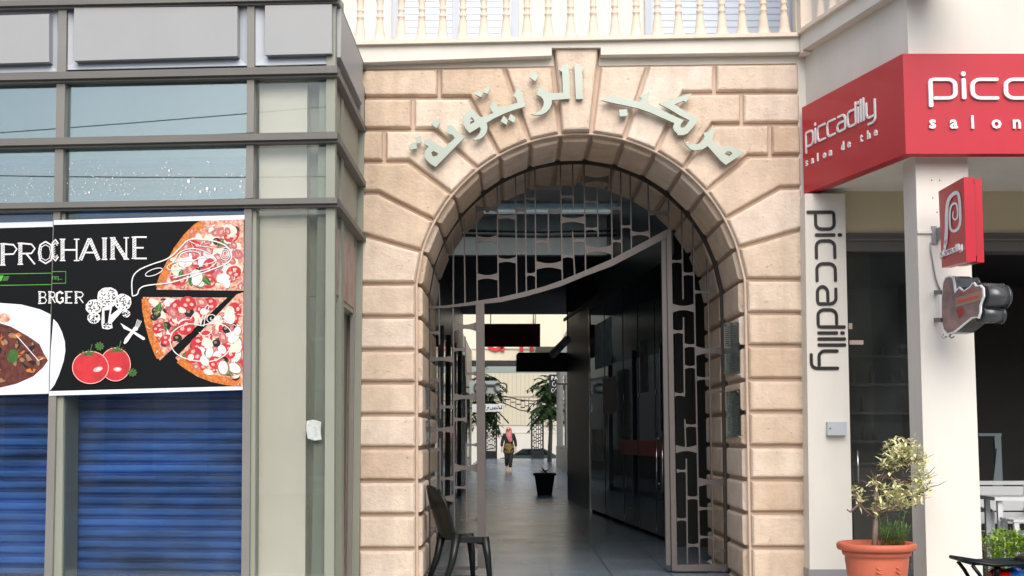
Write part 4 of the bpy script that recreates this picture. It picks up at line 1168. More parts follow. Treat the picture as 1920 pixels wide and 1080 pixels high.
text_parts('salon de the', lambda a, c: fr2(a, c, .012), .112, -n_s * .012, M['white_letter'], sign, L2 / 11.6, .001)
# front face lettering
b = MB()
f0 = P(1744, 185, YR); xhF = P(1744, 150, YR).z - f0.z
unit = (P(1820, 170, YR).x - f0.x)                        # pitch from p to c
frF = lambda a, c: Vector((f0.x + a * xhF * 1.32, YR - .025, f0.z + c * xhF))
word_parts('piccadilly', frF, .98, .34, .17, (0, .025, 0), M['white_letter'], sign)
b = MB()
g0 = P(1741, 241, YR)
text_parts('salon de the', lambda a, c: Vector((g0.x + a, YR - .02, g0.z + c)), .15, (0, .02, 0), M['white_letter'], sign, (P(1897, 241, YR).x - g0.x) / 4, .004)

# vertical lettering on the pier
vl = thing('vertical_lettering', P(1545, 693, YPi), 'black rounded lettering running down the white pier', 'sign lettering')
v0 = P(1528.5, 398, YPi); v1 = P(1530.5, 692, YPi)
H = v0.z - v1.z; xhV = P(1563, 500, YPi).x - P(1528.5, 500, YPi).x
b = MB()
adv = 5 * 1.0 + 0
lx = [0]
def vmap(a, c): return Vector((v0.x + c * xhV, YPi - .012, v0.z - a * H))
W = 6 * 1.04 + 9 * .17 + .0
tw = 6 * 1.06 + 9 * .19
word_parts('piccadilly', lambda a, c: vmap(a / 7.9, c), .86, .30, .165, (0, .011, 0), M['black'], vl)

# grey meter box on the pier
bx_ = thing('meter_box', P(1570, 817, YPi), 'small pale grey electrical box on white pier', 'box')
b = MB()
q = [P(1552, 791, YPi - .07), P(1587.5, 791, YPi - .07), P(1588, 816, YPi - .07), P(1552, 816, YPi - .07)]
b.prism(q, (0, .07, 0)); b.build('housing', mat('pale_grey_plastic', c8(176, 184, 192), .5), bx_)
b = MB(); c = P(1556.5, 803.5, YPi - .07); b.tube([c + Vector((0, -.006, 0)), c], .007, 10); b.build('lock', M['black'], bx_)

# square blade sign on the pillar
bs = thing('blade_sign', P(1790, 500, 10.2), 'square red double box sign with white spiral, bracketed to the pillar', 'shop sign')
Yn, Yf = 10.05, 10.66
q = [P(1759.5, 359, Yf), P(1807, 332, Yn), P(1812, 490, Yn), P(1766, 502, Yf)]
b = MB(); b.prism(q, (.075, 0.0, 0)); b.build('sign_box', M['red_sign'], bs)
b = MB(); q2 = [p + Vector((.102, .06 if i in (1, 2) else -.08, .0)) for i, p in enumerate(q)]
b.prism(q2, (.055, 0, 0)); b.build('sign_box', M['red_sign'], bs)
b = MB(); q3 = [q[0] * .93 + q[2] * .07, q[1] * .93 + q[3] * .07, q[2] * .93 + q[0] * .07, q[3] * .93 + q[1] * .07]
b.prism([p + Vector((.0752, 0, 0)) for p in q3], (.0265, 0, 0)); b.build('spacer', mat('red_spacer', (.3, .01, .02), .4), bs)
nb = (q[1] - q[0]).cross(q[3] - q[0]).normalized()
if nb.x > 0: nb = -nb
def bmap(px, py, k=.006): return PP(px, py, q[0], nb) + nb * k
b = MB()
sp = [(1774, 458), (1776, 435), (1776, 400), (1778, 378), (1786, 365), (1796, 360), (1800, 368), (1802, 400), (1802, 420), (1796, 432), (1786, 434), (1782, 424), (1782, 394), (1786, 383), (1794, 380), (1797, 390), (1797, 408), (1792, 413), (1787, 407), (1789, 396)]
path = chaikin(sp, 2)
for k in range(len(path) - 1):
    pass
Lr, Rr = [], []
for i, p in enumerate(path):
    a = path[max(i - 1, 0)]; c = path[min(i + 1, len(path) - 1)]
    d = Vector((c[0] - a[0], c[1] - a[1])).normalized(); f = i / len(path)
    wd = 6.2 * (1 - f) + 2.4
    Lr.append((p[0] - d.y * wd * .38, p[1] + d.x * wd * .5)); Rr.append((p[0] + d.y * wd * .38, p[1] - d.x * wd * .5))
for i in range(len(path) - 1):
    b.face([bmap(*Lr[i]), bmap(*Lr[i + 1]), bmap(*Rr[i + 1]), bmap(*Rr[i])])
b.face([bmap(1770, 466), bmap(1771, 454), bmap(1775, 444), bmap(1777, 452), bmap(1775, 468)])
b.build('spiral_emblem', M['white_letter'], bs)
b = MB()
s0, s1_ = bmap(1767.5, 482, .022), bmap(1809, 467, .022)
uu = (s1_ - s0)
word_parts('piccadilly', lambda a, c: s0 + uu * (a / 9.6) + Vector((0, 0, .036 * c)), 1.06, .32, .16, nb * -.02, M['white_letter'], bs)
b = MB()
for zz in (0.0,):
    a = P(1746, 424, yp - .004); c = P(1757, 458, yp - .004)
    b.box((a.x, yp - .012, c.z), (c.x, yp, a.z))
m_ = P(1752, 440, yp)
b.bar(m_ + Vector((.02, 0, 0)), m_ + Vector((.14, -.30, .03)), .03, .10)
b.build('bracket', M['metal_grey'], bs)
# shaped lightbox sign (pipe-like outline)
ps = thing('shaped_sign', P(1800, 628, 10.3), 'black pipe-shaped lightbox sign with white outline, below the red square sign', 'shop sign')
ol = [(1764, 600), (1764, 560), (1767, 530), (1772, 519), (1781, 516.5), (1788, 521), (1790, 532), (1791.5, 545), (1795, 541), (1798, 537), (1802, 541), (1806, 545), (1812, 541), (1818, 537), (1822, 531), (1826, 529), (1830, 535), (1838, 534), (1844, 540), (1845, 556), (1841, 566), (1839, 572), (1838.5, 586), (1835, 597), (1829, 596), (1822, 597), (1813, 604), (1800, 615), (1788, 624), (1776, 627), (1768, 618)]
pc = P(1764, 575, 10.62)
pn = Vector((-0.93, -0.37, 0)).normalized()
def pmap(px, py, k=0.0): return PP(px, py, pc, pn) + pn * k
b = MB(); b.prism([pmap(*p) for p in ol], -pn * .012); b.build('outline_rim', M['white_letter'], ps)
b = MB(); inn = poly_inset(ol, 2.5); b.prism([pmap(*p, .003) for p in inn], pn * -.004); b.build('face', mat('dark_brown_film', c8(150, 122, 120), .25, var=(7, .5), col2=c8(104, 94, 94)), ps)
body = poly_inset(ol, .8)
b = MB(); b.prism([pmap(*p, -.013) for p in body], Vector((.155, .03, 0))); b.build('body', mat('gloss_black', (.014, .017, .020), .16, spec=.7), ps)
b = MB()
for px, py, r, ln in ((1781, 532, .055, .20), (1836, 555, .085, .195), (1826, 541, .045, .21), (1830, 589, .068, .185)):
    c = pmap(px, py, -.04); b.tube([c, c + Vector((ln, .05, 0))], [r, r], 18)
    b.tube([c + Vector((ln - .01, .05, 0)), c + Vector((ln + .004, .051, 0))], [r * 1.06, r * 1.06], 18)
b.build('barrel', mat('gloss_black_barrel', (.05, .056, .062), .25, spec=.7), ps)
b = MB(); b.prism([pmap(*p, .006) for p in [(1793, 559), (1842, 545), (1841, 562), (1793, 576)]], pn * -.002); b.build('label_strip', mat('label_strip', c8(150, 128, 112), .4), ps)
b = MB()
for k in range(9):
    x0 = 1796 + k * 4.8; y0 = 562 - k * 1.35
    stroke(b, [(x0, y0 + 7), (x0 + 1.4, y0), (x0 + 2.6, y0 + 6), (x0 + 3.8, y0 + 1)], 1.5, lambda a, c: pmap(a, c, .009), pn * -.002)
for k in range(2):
    stroke(b, chaikin([(1797 + k * 20, 555 - k * 6), (1801 + k * 20, 546 - k * 6), (1804 + k * 20, 551 - k * 6), (1807 + k * 20, 545 - k * 6)]), 1.6, lambda a, c: pmap(a, c, .009), pn * -.002)
b.build('script', mat('pink_script', c8(206, 92, 96), .4), ps)
b = MB(); b.prism([pmap(*p, .006) for p in [(1794, 580), (1808, 576), (1808, 590), (1799, 596)]], pn * -.002); b.build('red_patch', mat('red_patch', c8(150, 62, 60), .4), ps)
for py in (548, 600):
    b = MB(); b.bar(P(1755, py, yp - .02), P(1768, py, 10.60), .035, .035)
    b.tube([P(1758, py, yp), P(1758, py, yp - .04)], .014, 8)
    b.build('bracket', M['black'], ps)
b = MB()
for px in (1769, 1783):
    b.tube([P(px, 626, 10.6), P(px - 3, 631, 10.6), P(px + 1, 634, 10.6), P(px + 6, 631, 10.6)], .006, 6)
b.build('hook', M['metal_grey'], ps)
# cable clipped to the pillar
b = MB(); b.tube([P(*p, yp - .012) for p in [(1745, 455), (1745, 470), (1749, 492), (1751, 505), (1754, 520), (1759, 535), (1763, 543)]], .007, 6)
tag(b.build('cable', M['metal_grey']), 'thin grey cable hanging down the white pillar', 'cable')
b = MB(); b.box((P(1719, 437, yp).x, yp - .02, P(1719, 438, yp).z), (P(1746, 437, yp).x, yp, P(1719, 433, yp).z))
tag(b.build('cable_duct', M['white_plaster']), 'short white cable duct on pillar beside sign bracket', 'cable duct')

M['slats'] = mat('pale_slats', c8(204, 214, 228), .5)
# balcony room behind the balusters
ub = thing('upper_house', (1.0, 14.6, 5.0), 'white upper storey with pale blue shuttered doors behind the balusters', 'building')
YU = 14.6
b = MB(); b.box((-6, YU, ZT - .1), (7, YU + .3, 10.5)); b.build('wall', M['white_plaster'], ub)
for i, (p0, p1) in enumerate(((742, 966), (1215, 1488))):
    a, c = P(p0, 20, YU - .03).x, P(p1, 20, YU - .03).x
    f = MB(); f.box((a, YU - .03, ZT), (c, YU - .001, 8.4)); o = f.build('shutter_door', M.setdefault('door', mat('pale_blue_shutter', c8(200, 211, 226), .5, var=(1, .08))), ub)
    f = MB()
    for x in (a, (a + c) / 2, c): f.box((x - .035, YU - .05, ZT), (x + .035, YU - .031, 8.4))
    f.build('frame', M['panel_rim'], o)
    f = MB(); z = ZT + .1
    while z < 8.3:
        f.box((a + .05, YU - .036, z), (c - .05, YU - .0305, z + .06)); z += .075
    f.build('slats', M['slats'], o)

# ================================================================== POTTED PLANTS, CAFE FURNITURE, SCOOTER
YP = 10.55
zr = P(1642, 1012, YP).z; sc_ = 2500 / YP
pot_c = Vector((P(1643, 1020, YP).x, YP, 0.0)); rp_ = 72 / sc_
pot = thing('plant_pot', pot_c, 'large round terracotta plastic flower pot with thick rolled rim', 'plant pot')
b = MB()
hz = P(1643, 1017, YP).z
b.lathe([(rp_ * .58, 0), (rp_ * .62, .02), (rp_ * .80, hz - .13), (rp_ * .80, hz - .10), (rp_ * .86, hz - .095), (rp_ * .88, hz - .05)], pot_c, 40, cap=True)
b.build('body', M['terracotta'], pot)
b = MB(); b.lathe([(rp_ * .86, hz - .06), (rp_ * .97, hz - .055), (rp_ * 1.0, hz - .035), (rp_ * 1.0, hz - .012), (rp_ * .96, hz), (rp_ * .88, hz - .003), (rp_ * .82, hz - .03), (rp_ * .80, hz - .08)], pot_c, 40, cap=False); b.build('rim', M['terracotta'], pot)
b = MB(); b.lathe([(rp_ * .02, hz - .05), (rp_ * .83, hz - .055)], pot_c, 24, cap=False); b.build('soil', M['soil'], pot)
b = MB()
for ang in (-1.85, -1.2):
    for k in range(4):
        pth = [(pot_c.x + rp_ * (.795 - .04 * j * .1) * math.cos(ang + .05 * j), pot_c.y + rp_ * (.80 - .012 * j) * math.sin(ang + .05 * j), hz - .17 - .03 * k - .02 * math.sin(j * .5)) for j in range(7)]
        b.tube(pth, .006, 5)
b.build('relief', M['terracotta'], pot)
# tree in the pot
rt = random.Random(8)
tree = thing('potted_tree', P(1640, 1018, YP), 'small variegated shrub tree with crooked stem and sparse cream-green leaves', 'plant')
PT = lambda px, py, dy=0.0: P(px, py, YP + dy)
b = MB(); b.tube([PT(1640, 1026), PT(1641, 1000), PT(1643, 960), PT(1642, 925), PT(1646, 905)], [.024, .022, .019, .016, .012], 8); b.build('trunk', M['bark'], tree)
b = MB()
limbs = [[(1644, 975, 0), (1620, 955, -.05), (1606, 938, -.08), (1604, 925, -.1)], [(1612, 944, -.06), (1594, 960, -.1), (1588, 955, -.1)], [(1642, 930, 0), (1640, 905, .02), (1643, 892, 0)], [(1645, 908, 0), (1660, 892, .05), (1672, 880, .08), (1690, 850, .05)], [(1646, 972, 0), (1665, 955, -.08), (1690, 945, -.1)], [(1660, 895, .03), (1690, 905, 0), (1725, 900, .06), (1735, 890, .1)], [(1672, 880, .05), (1700, 870, 0), (1720, 862, -.08)], [(1648, 920, 0), (1680, 925, .1), (1715, 930, .12)], [(1690, 850, .05), (1700, 835, 0)], [(1720, 930, .1), (1742, 915, .05), (1744, 900, .05)]]
for L in limbs:
    n = len(L); b.tube([PT(*p) for p in L], [.010 - .006 * k / n for k in range(n)], 5)
for k in range(60):
    L = rt.choice(limbs[2:]); i = rt.randrange(len(L) - 1); f = rt.random()
    a = PT(*L[i]).lerp(PT(*L[i + 1]), f); d = rvec(rt); d.z = abs(d.z) * .6
    b.tube([a, a + d * .08, a + d * .15 + Vector((0, 0, .02))], [.004, .003, .0018], 4)
b.build('branch', M['twig'], tree)
b = MB()
blobs = [((1690, 848), (40, 28, .16), 290), ((1670, 868), (24, 20, .1), 80), ((1722, 862), (20, 26, .12), 110), ((1680, 925), (38, 24, .16), 210), ((1725, 912), (22, 34, .14), 170), ((1658, 950), (26, 12, .12), 65), ((1612, 935), (14, 16, .08), 26), ((1640, 905), (10, 14, .07), 22), ((1604, 922), (8, 10, .05), 12), ((1695, 945), (26, 10, .1), 55), ((1635, 957), (14, 8, .06), 9), ((1645, 935), (10, 14, .06), 15)]
for (cx_, cy_), (rx, ry, rd), n in blobs:
    for k in range(n):
        v = rvec(rt) * rt.random() ** .45
        if n > 80 and rt.random() < .15: v *= 1.15
        c = PT(cx_ + v.x * rx, cy_ + v.z * ry, v.y * rd)
        d = rvec(rt); d.z = d.z * .6 + .1
        leaf(b, c, d, Vector((0, 0, 1)), rt.uniform(.036, .07), rt.uniform(.02, .034), 1 if rt.random() < .10 else 0)
b.build('leaves', [M['leaf_cream'], M['leaf_mid']], tree)
herb = thing('herb_clump', P(1672, 1018, YP), 'low bushy green herb at the foot of the potted shrub', 'plant')
b = MB(); bs_ = MB()
for k in range(62):
    a = PT(rt.uniform(1652, 1698), 1022, rt.uniform(-.15, .15)); h = rt.uniform(.06, .19) if k > 5 else .26
    t_ = a + Vector((rt.uniform(-.05, .07), rt.uniform(-.05, .05), h)); bs_.tube([a, (a + t_) / 2 + Vector((0, 0, .02)), t_], .0022, 4)
    for j in range(15):
        c = a.lerp(t_, rt.uniform(.25, 1)); d = rvec(rt); d.z = abs(d.z) * .7
        leaf(b, c, d, Vector((0, 0, 1)), rt.uniform(.03, .05), .006, 0)
bs_.build('stems', M['leaf_green'], herb); b.build('leaves', M['leaf_green'], herb)
# clipped hedge behind the scooter
hx0, hx1 = P(1845, 1020, 11.3).x, 7.0
hedge = thing('hedge', ((hx0 + hx1) / 2, 11.3, 0), 'low clipped bright green hedge behind the scooter', 'hedge')
zh = P(1880, 1006, 11.3).z
b = MB()
for k in range(9000):
    x = hx0 + 1.5 * rt.random() ; y = 11.3 + rt.uniform(-.22, .22); z = zh - .42 * rt.random() ** 2.2 + .03 * math.sin(x * 17) + rt.uniform(-.03, .025)
    if rt.random() < .55: y = 11.08 + rt.uniform(-.03, .06); z = zh - rt.uniform(0, .45)
    d = rvec(rt); d.z = abs(d.z) * .8
    leaf(b, (Vector((x, y, z))), d, Vector((0, 0, 1)), rt.uniform(.028, .05), rt.uniform(.018, .028))
b.build('foliage', M['leaf_hedge'], hedge)
b = MB()
for k in range(40):
    x = hx0 + .05 * k + .03; b.tube([(x, 11.3 + rt.uniform(-.1, .1), 0), (x + rt.uniform(-.03, .03), 11.3, zh - .05)], .008, 5)
b.build('stems', M['twig'], hedge)

# cafe chair and table (white, slatted)
YCH = 13.3
c0 = P(1853, 905, YCH)
ch = thing('cafe_chair', (c0.x + .28, YCH + .2, 0), 'white slatted cafe armchair beside the white table', 'chair')
zc = c0.z; x0 = c0.x; x1 = x0 + .56
def BB(name, boxes, m, par):
    b = MB()
    for lo, hi in boxes: b.box(lo, hi)
    return b.build(name, m, par)
mw = M['white_furn']
b = MB(); b.bar((x0 + .02, YCH + .42, 0), (x0 + .0, YCH + .52, zc), .045, .045); b.build('leg', mw, ch)
b = MB(); b.bar((x1 - .02, YCH + .42, 0), (x1, YCH + .52, zc), .045, .045); b.build('leg', mw, ch)
b = MB(); b.bar((x0 + .02, YCH, 0), (x0 + .02, YCH, .64), .045, .045); b.build('leg', mw, ch)
b = MB(); b.bar((x1 - .02, YCH, 0), (x1 - .02, YCH, .64), .045, .045); b.build('leg', mw, ch)
BB('backrest', [((x0 + .02, YCH + .50, zc - .04), (x1 - .02, YCH + .54, zc)), ((x0 + .024, YCH + .50, zc - .17), (x1 - .024, YCH + .52, zc - .055)), ((x0 + .024, YCH + .49, zc - .30), (x1 - .024, YCH + .51, zc - .185)), ((x0 + .024, YCH + .48, zc - .43), (x1 - .024, YCH + .50, zc - .315))], mw, ch)
BB('seat', [((x0 + .02, YCH + .0 + .085 * k, .41), (x1 - .02, YCH + .075 + .085 * k, .435)) for k in range(5)], mw, ch)
for xx in (x0 - .005, x1 - .05):
    b = MB(); b.tube([(xx + .03, YCH - .02, .63), (xx + .03, YCH + .05, .655), (xx + .03, YCH + .4, .66), (xx + .03, YCH + .5, .64)], .022, 8); b.build('armrest', mw, ch)
xt = P(1868, 930, 12.6).x
tb = thing('cafe_table', (xt + .40, 12.95, 0), 'white square cafe table in front of the armchair', 'table')
zt2 = P(1880, 932, 12.75).z
BB('tabletop', [((xt + .04, 12.75, zt2 - .035), (xt + .8, 13.2, zt2))], mw, tb)
for xx in (xt + .08, xt + .72):
    for yy in (12.79, 13.12): BB('leg', [((xx, yy, 0), (xx + .045, yy + .045, zt2 - .037))], mw, tb)
x0 = P(1900, 965, 12.4).x
ch2 = thing('cafe_stool', (x0 + .2, 12.6, 0), 'white cafe seat at right picture edge, nearest to the hedge', 'stool')
BB('seat', [((x0, 12.4 + .09 * k, .60), (x0 + .42, 12.48 + .09 * k, .625)) for k in range(4)], mw, ch2)
for xx in (x0 + .01, x0 + .37):
    for yy in (12.41, 12.70): BB('leg', [((xx, yy, 0), (xx + .045, yy + .04, .599))], mw, ch2)
pz_ = P(1868, 815, 14.6)
st = thing('easel_stand', (pz_.x, 14.6, 0), 'pale wooden stand with slanted brace behind the armchair', 'stand')
mg = mat('pale_grey_wood', c8(120, 134, 138), .6)
BB('post', [((pz_.x - .03, 14.57, 0), (pz_.x + .04, 14.63, pz_.z))], mg, st)
b = MB(); b.bar((pz_.x - .0, 14.55, pz_.z - .15), (pz_.x - .18, 14.55, 0), .045, .03); b.build('brace', mg, st)
b = MB(); b.bar((pz_.x - .14, 14.64, .05), (pz_.x + .02, 14.64, pz_.z - .3), .045, .03); b.build('brace', mg, st)
b = MB(); b.bar((pz_.x - .2, 14.6, pz_.z), (pz_.x + .05, 14.6, pz_.z), .05, .03); b.build('top_bar', mg, st)

# scooter parked at the kerb (only its tail shows)
YS = 6.3
r0 = P(1797, 1048, YS)
sx, sz = r0.x, r0.z
scoot = thing('scooter', (sx + .9, YS, -.14), 'blue motor scooter with black rear rack and red tail light', 'scooter')
b = MB()
def S3(x, y, z): return Vector((sx + x, YS + y, sz + z))
b.tube([S3(.0, -.11, .0), S3(.012, 0, -.004), S3(.0, .11, 0)], .010, 6)
for yy in (-.11, -.04, .04, .11): b.tube([S3(.0, yy, 0), S3(.12, yy, -.018), S3(.30, yy, -.012)], .009, 6)
b.box(S3(.03, -.10, -.020), S3(.26, .10, -.012))
b.tube([S3(.03, -.10, -.02), S3(.06, -.10, -.06), S3(.10, -.09, -.14), S3(.16, -.09, -.22)], .009, 6)
b.tube([S3(.03, .10, -.02), S3(.06, .10, -.06), S3(.10, .09, -.14), S3(.16, .09, -.22)], .009, 6)
b.tube([S3(.16, -.06, -.02), S3(.15, -.06, -.09)], .016, 8)
b.build('rack', M['black_plastic'], scoot)
b = MB()
rows = []
for x, w_, z0_, z1_ in ((.14, .05, -.16, -.055), (.155, .075, -.20, -.045), (.20, .09, -.21, -.04), (.225, .09, -.20, -.045)):
    rows.append([S3(x, w_ * math.cos(a), (z0_ + z1_) / 2 + (z1_ - z0_) / 2 * math.sin(a)) for a in [k * 6.2832 / 12 for k in range(12)]])
b.grid(rows, 0, closed=True, cap=True); b.build('tail_light', M['red_lens'], scoot)
b = MB(); rows = []
for x, w_, z0_, z1_ in ((.20, .10, -.26, -.05), (.26, .13, -.32, -.035), (.40, .16, -.38, -.03), (.60, .17, -.42, -.045), (.80, .15, -.46, -.08), (.92, .11, -.50, -.25), (1.02, .10, -.60, -.42)):
    rows.append([S3(x, w_ * math.cos(a), (z0_ + z1_) / 2 + (z1_ - z0_) / 2 * math.sin(a)) for a in [k * 6.2832 / 16 for k in range(16)]])
b.grid(rows, 0, closed=True, cap=True)
b.box(S3(.95, -.15, -.66), S3(1.38, .15, -.60))
rows = []
for x, z, w_ in ((1.36, -.62, .16), (1.42, -.40, .19), (1.50, -.10, .19), (1.56, .12, .14)):
    rows.append([S3(x, -w_, z), S3(x + .05, 0, z + .01), S3(x, w_, z), S3(x - .03, 0, z)])
b.grid(rows, 0, closed=True, cap=True); b.build('body', M['blue_paint'], scoot)
b = MB(); rows = []
for x, w_, z0_, z1_ in ((.28, .09, -.04, .005), (.32, .13, -.05, .03), (.55, .15, -.06, .035), (.80, .13, -.09, .02), (.88, .08, -.10, -.02)):
    rows.append([S3(x, w_ * math.cos(a), (z0_ + z1_) / 2 + (z1_ - z0_) / 2 * math.sin(a)) for a in [k * 6.2832 / 14 for k in range(14)]])
b.grid(rows, 0, closed=True, cap=True); b.build('seat', M['black_plastic'], scoot)
b = MB(); b.tube([S3(.24, -.15, -.045), S3(.30, -.17, .0), S3(.36, -.175, .012), S3(.52, -.175, .0), S3(.60, -.16, -.05)], .011, 8); b.build('grab_rail', M['steel'], scoot)
for x in (.42, 1.56):
    wz = -.14 + .22
    c = Vector((sx + x, YS, wz)); b = MB()
    b.grid([[c + Vector(((.175 + .045 * math.cos(t)) * math.cos(a), .045 * math.sin(t), (.175 + .045 * math.cos(t)) * math.sin(a))) for t in [j * .6283 for j in range(10)]] for a in [k * 6.2832 / 24 for k in range(25)]], 0, closed=True)
    wh = b.build('wheel', M['rubber'], scoot)
    b = MB(); b.tube([c + Vector((0, -.03, 0)), c + Vector((0, .03, 0))], [.135, .135], 20); b.build('rim', M['metal_grey'], wh)
b = MB(); b.tube([S3(1.54, 0, -.55), S3(1.50, 0, .16)], .03, 8); b.tube([S3(1.44, -.34, .20), S3(1.50, -.1, .17), S3(1.50, .1, .17), S3(1.44, .34, .20)], .016, 8); b.build('handlebar', M['black_plastic'], scoot)
b = MB(); b.tube([S3(1.58, 0, .06), S3(1.66, 0, .05)], [.08, .06], 14); b.build('headlight', M['white_letter'], scoot)
b = MB(); b.box(S3(.25, -.13, -.72), S3(.85, -.05, -.45)); b.build('engine', M['metal_grey'], scoot)
b = MB(); b.tube([S3(.65, -.10, -.45), S3(.75, -.2, -.93)], .012, 6); b.build('side_stand', M['metal_grey'], scoot)

# black plastic chair in the gateway
cc = P(868, 1006, 13.05)
chair = thing('plastic_chair', (cc.x, 13.05, 0), 'black moulded plastic chair standing inside the arch by the left reveal', 'chair')
Yc = 13.05; zs = cc.z + .015
def C3(px, z, y=0.0): return Vector(((px - 960) / F * (Yc * CT), Yc + y, z))
xf, xk = C3(910, 0).x, C3(852, 0).x
b = MB(); rows = []
for k in range(9):
    t = k / 8; x = xk - .03 + (xf - xk + .03) * t
    zz = zs - .012 * math.sin(t * 3.14) - (.03 * max(0, t - .85) / .15)
    hw = .205 + .03 * t
    rows.append([Vector((x, Yc - hw + 2 * hw * j / 8, zz - .010 * math.sin(j / 8 * 3.14))) for j in range(9)])
b.grid(rows); 
b2 = MB(); b2.v = [v.copy() for v in b.v]
for r in rows: pass
rows2 = [[p - Vector((0, 0, .014)) for p in r] for r in rows]
b.grid(rows2)
for side in (0, -1):
    b.grid([[r[side] + Vector((0, 0, .003)) for r in rows], [r[side] - Vector((0, 0, .05)) for r in rows]])
b.grid([[p + Vector((0, 0, .003)) for p in rows[-1]], [p - Vector((.0, 0, .055)) for p in rows[-1]]])
b.build('seat', M['black_plastic'], chair)
zt3 = P(815, 918, 12.9).z
b = MB(); rows = []
for k in range(9):
    t = k / 8; z = zs - .02 + (zt3 - zs + .02) * t; x = xk - .02 - (.15 * t) - .03 * math.sin(t * 3.14) * -.3
    hw = .20 + .03 * math.sin(t * 3.0) - (.06 * max(0, t - .8) / .2)
    rows.append([Vector((x - .045 * (1 - ((j - 4) / 4) ** 2) * (.4 + .6 * t), Yc - hw + 2 * hw * j / 8, z + (.03 * (1 - ((j - 4) / 4) ** 2)) * t)) for j in range(9)])
back = [r for r in rows]
b.grid(back); b.grid([[p + Vector((-.014, 0, -.004)) for p in r] for r in back])
for j in (0, 8): b.tube([r[j] for r in back], .016, 6)
b.tube(back[-1], .014, 6); b.build('backrest', M['black_plastic'], chair)
def cleg(a, m_, e, w0, w1):
    b = MB(); b.tube([a, m_, e], [w0, (w0 + w1) / 2, w1], 8); b.build('leg', M['black_plastic'], chair)
for yy in (-.21, .21):
    sg = 1 if yy > 0 else -1
    cleg(Vector((xf - .02, Yc + yy, zs - .01)), Vector((xf + .01, Yc + yy * 1.05, zs * .5)), Vector((xf + .025, Yc + yy * 1.1, 0)), .044, .024)
    cleg(Vector((xk - .0, Yc + yy, zs + .03)), Vector((xk - .05, Yc + yy * 1.06, zs * .5)), Vector((xk - .13, Yc + yy * 1.12, 0)), .046, .025)

chair.rotation_euler.z = R(22)
chair.location.x -= .045

# ================================================================== ARCADE behind the gateway
arc = thing('shopping_arcade', (0.6, 24, 0), 'dark covered shopping passage behind the arch with glass shopfronts', 'arcade')
Y1, Y2, Y3 = 15.11, 22.5, 34.0
ZH, ZC2 = 5.1, 4.46
def aw(name, p, q, z0, z1, m, th=.12, side=1):
    """wall from plan point p to q"""
    p, q = Vector((*p, 0)), Vector((*q, 0)); d = (q - p).normalized(); n = Vector((-d.y, d.x, 0)) * side * th
    b = MB(); b.prism([(p.x, p.y, z0), (q.x, q.y, z0), (q.x, q.y, z1), (p.x, p.y, z1)], n); return b.build(name, M[m] if isinstance(m, str) else m, arc)
RW0, RW1 = (2.08, 17.0), (1.44, 24.6)
aw('side_wall', (2.9, Y1), (2.9, 17.0), 0, ZH, 'hall_dark', .15, -1)
aw('wall_return', (2.08, 17.0), (3.05, 17.0), 0, ZH, 'hall_dark', .12, 1)
aw('side_wall', (-1.45, Y1), (-1.25, 34), 0, ZH, 'hall_dark', .15, 1)
# ceilings
b = MB(); b.box((-1.6, Y1, ZH), (5, 20.2, ZH + .15)); b.box((-1.6, 22.2, ZH), (5, Y2, ZH + .15)); b.box((3.2, 20.2, ZH), (5, 22.2, ZH + .15)); b.build('hall_ceiling', M['ceil'], arc)
for yy, zz in ((16.6, 4.86), (18.1, 4.84), (19.6, 4.86)):
    b = MB(); b.box((-1.45, yy, zz), (2.9, yy + .22, ZH - .002)); b.build('ceiling_beam', M['ceil'], arc)
b = MB(); b.box((-1.58, 20.21, ZH + .05), (3.19, 22.19, ZH + .06)); b.build('added_rooflight', M['added_rooflight'], arc)  # ceiling opening and rooflight added to bring daylight into the dark hall
b = MB(); b.box((-1.45, Y2, ZC2 - .02), (3.2, Y2 + .18, ZH + .15)); b.build('fascia', M['ceil'], arc)
b = MB(); b.box((-1.45, Y2 + .185, ZC2), (5.5, Y3, ZC2 + .2)); b.build('passage_ceiling', M['ceil_dark'], arc)
b = MB()
for k, zz in enumerate((4.72, 4.64)): b.tube([(-1.4, 21.5, zz), (.4, 21.5, zz - .03), (2.6, 21.5, zz + .01)], .025, 6)
b.build('cable', M['hall_dark'], arc)
# diagonal dark duct and rail along the right
b = MB(); b.bar((2.7, 16.2, 4.25), (1.35, 27, 4.15), .5, .55); b.build('duct', M['ceil_dark'], arc)
b = MB(); b.bar((2.28, 16.4, 4.02), (1.1, 28, 3.80), .04, .06); b.build('pipe', mat('brass_pipe', c8(120, 100, 66), .4, metal=.3), arc)
# right glass shopfront: panels with steel posts, door, posters
RP, RQ = Vector((*RW0, 0)), Vector((*RW1, 0)); rd = (RQ - RP).normalized(); rn = Vector((-rd.y, rd.x, 0))
if rn.x > 0: rn = -rn
L_ = (RQ - RP).length
def rw(s, z, k=0.0): return RP + rd * s + Vector((0, 0, z)) + rn * k
gl_in = glass_mat('dark_shop_glass', (.36, .40, .40), .035, 1.38)
cuts = [0, 1.3, 2.6, 3.9, 5.8, L_]
for a, c in zip(cuts[:-1], cuts[1:]):
    b = MB(); b.prism([rw(a + .01, .06), rw(c - .01, .06), rw(c - .01, 3.7), rw(a + .01, 3.7)], rn * .012); b.build('glass_panel', gl_in, arc)
for c in cuts[1:-1]:
    b = MB(); b.prism([rw(c - .008, .02, .013), rw(c + .008, .02, .013), rw(c + .008, 3.7, .013), rw(c - .008, 3.7, .013)], rn * .006); b.build('glass_joint', M['black'], arc)
    for z in (.10, 1.95): 
        b = MB(); b.box(rw(c - .05, z, .0) - Vector((.02, .04, 0)), rw(c + .05, z + .06, .03) + Vector((.02, 0, 0))); b.build('glass_clamp', M['steel'], arc)
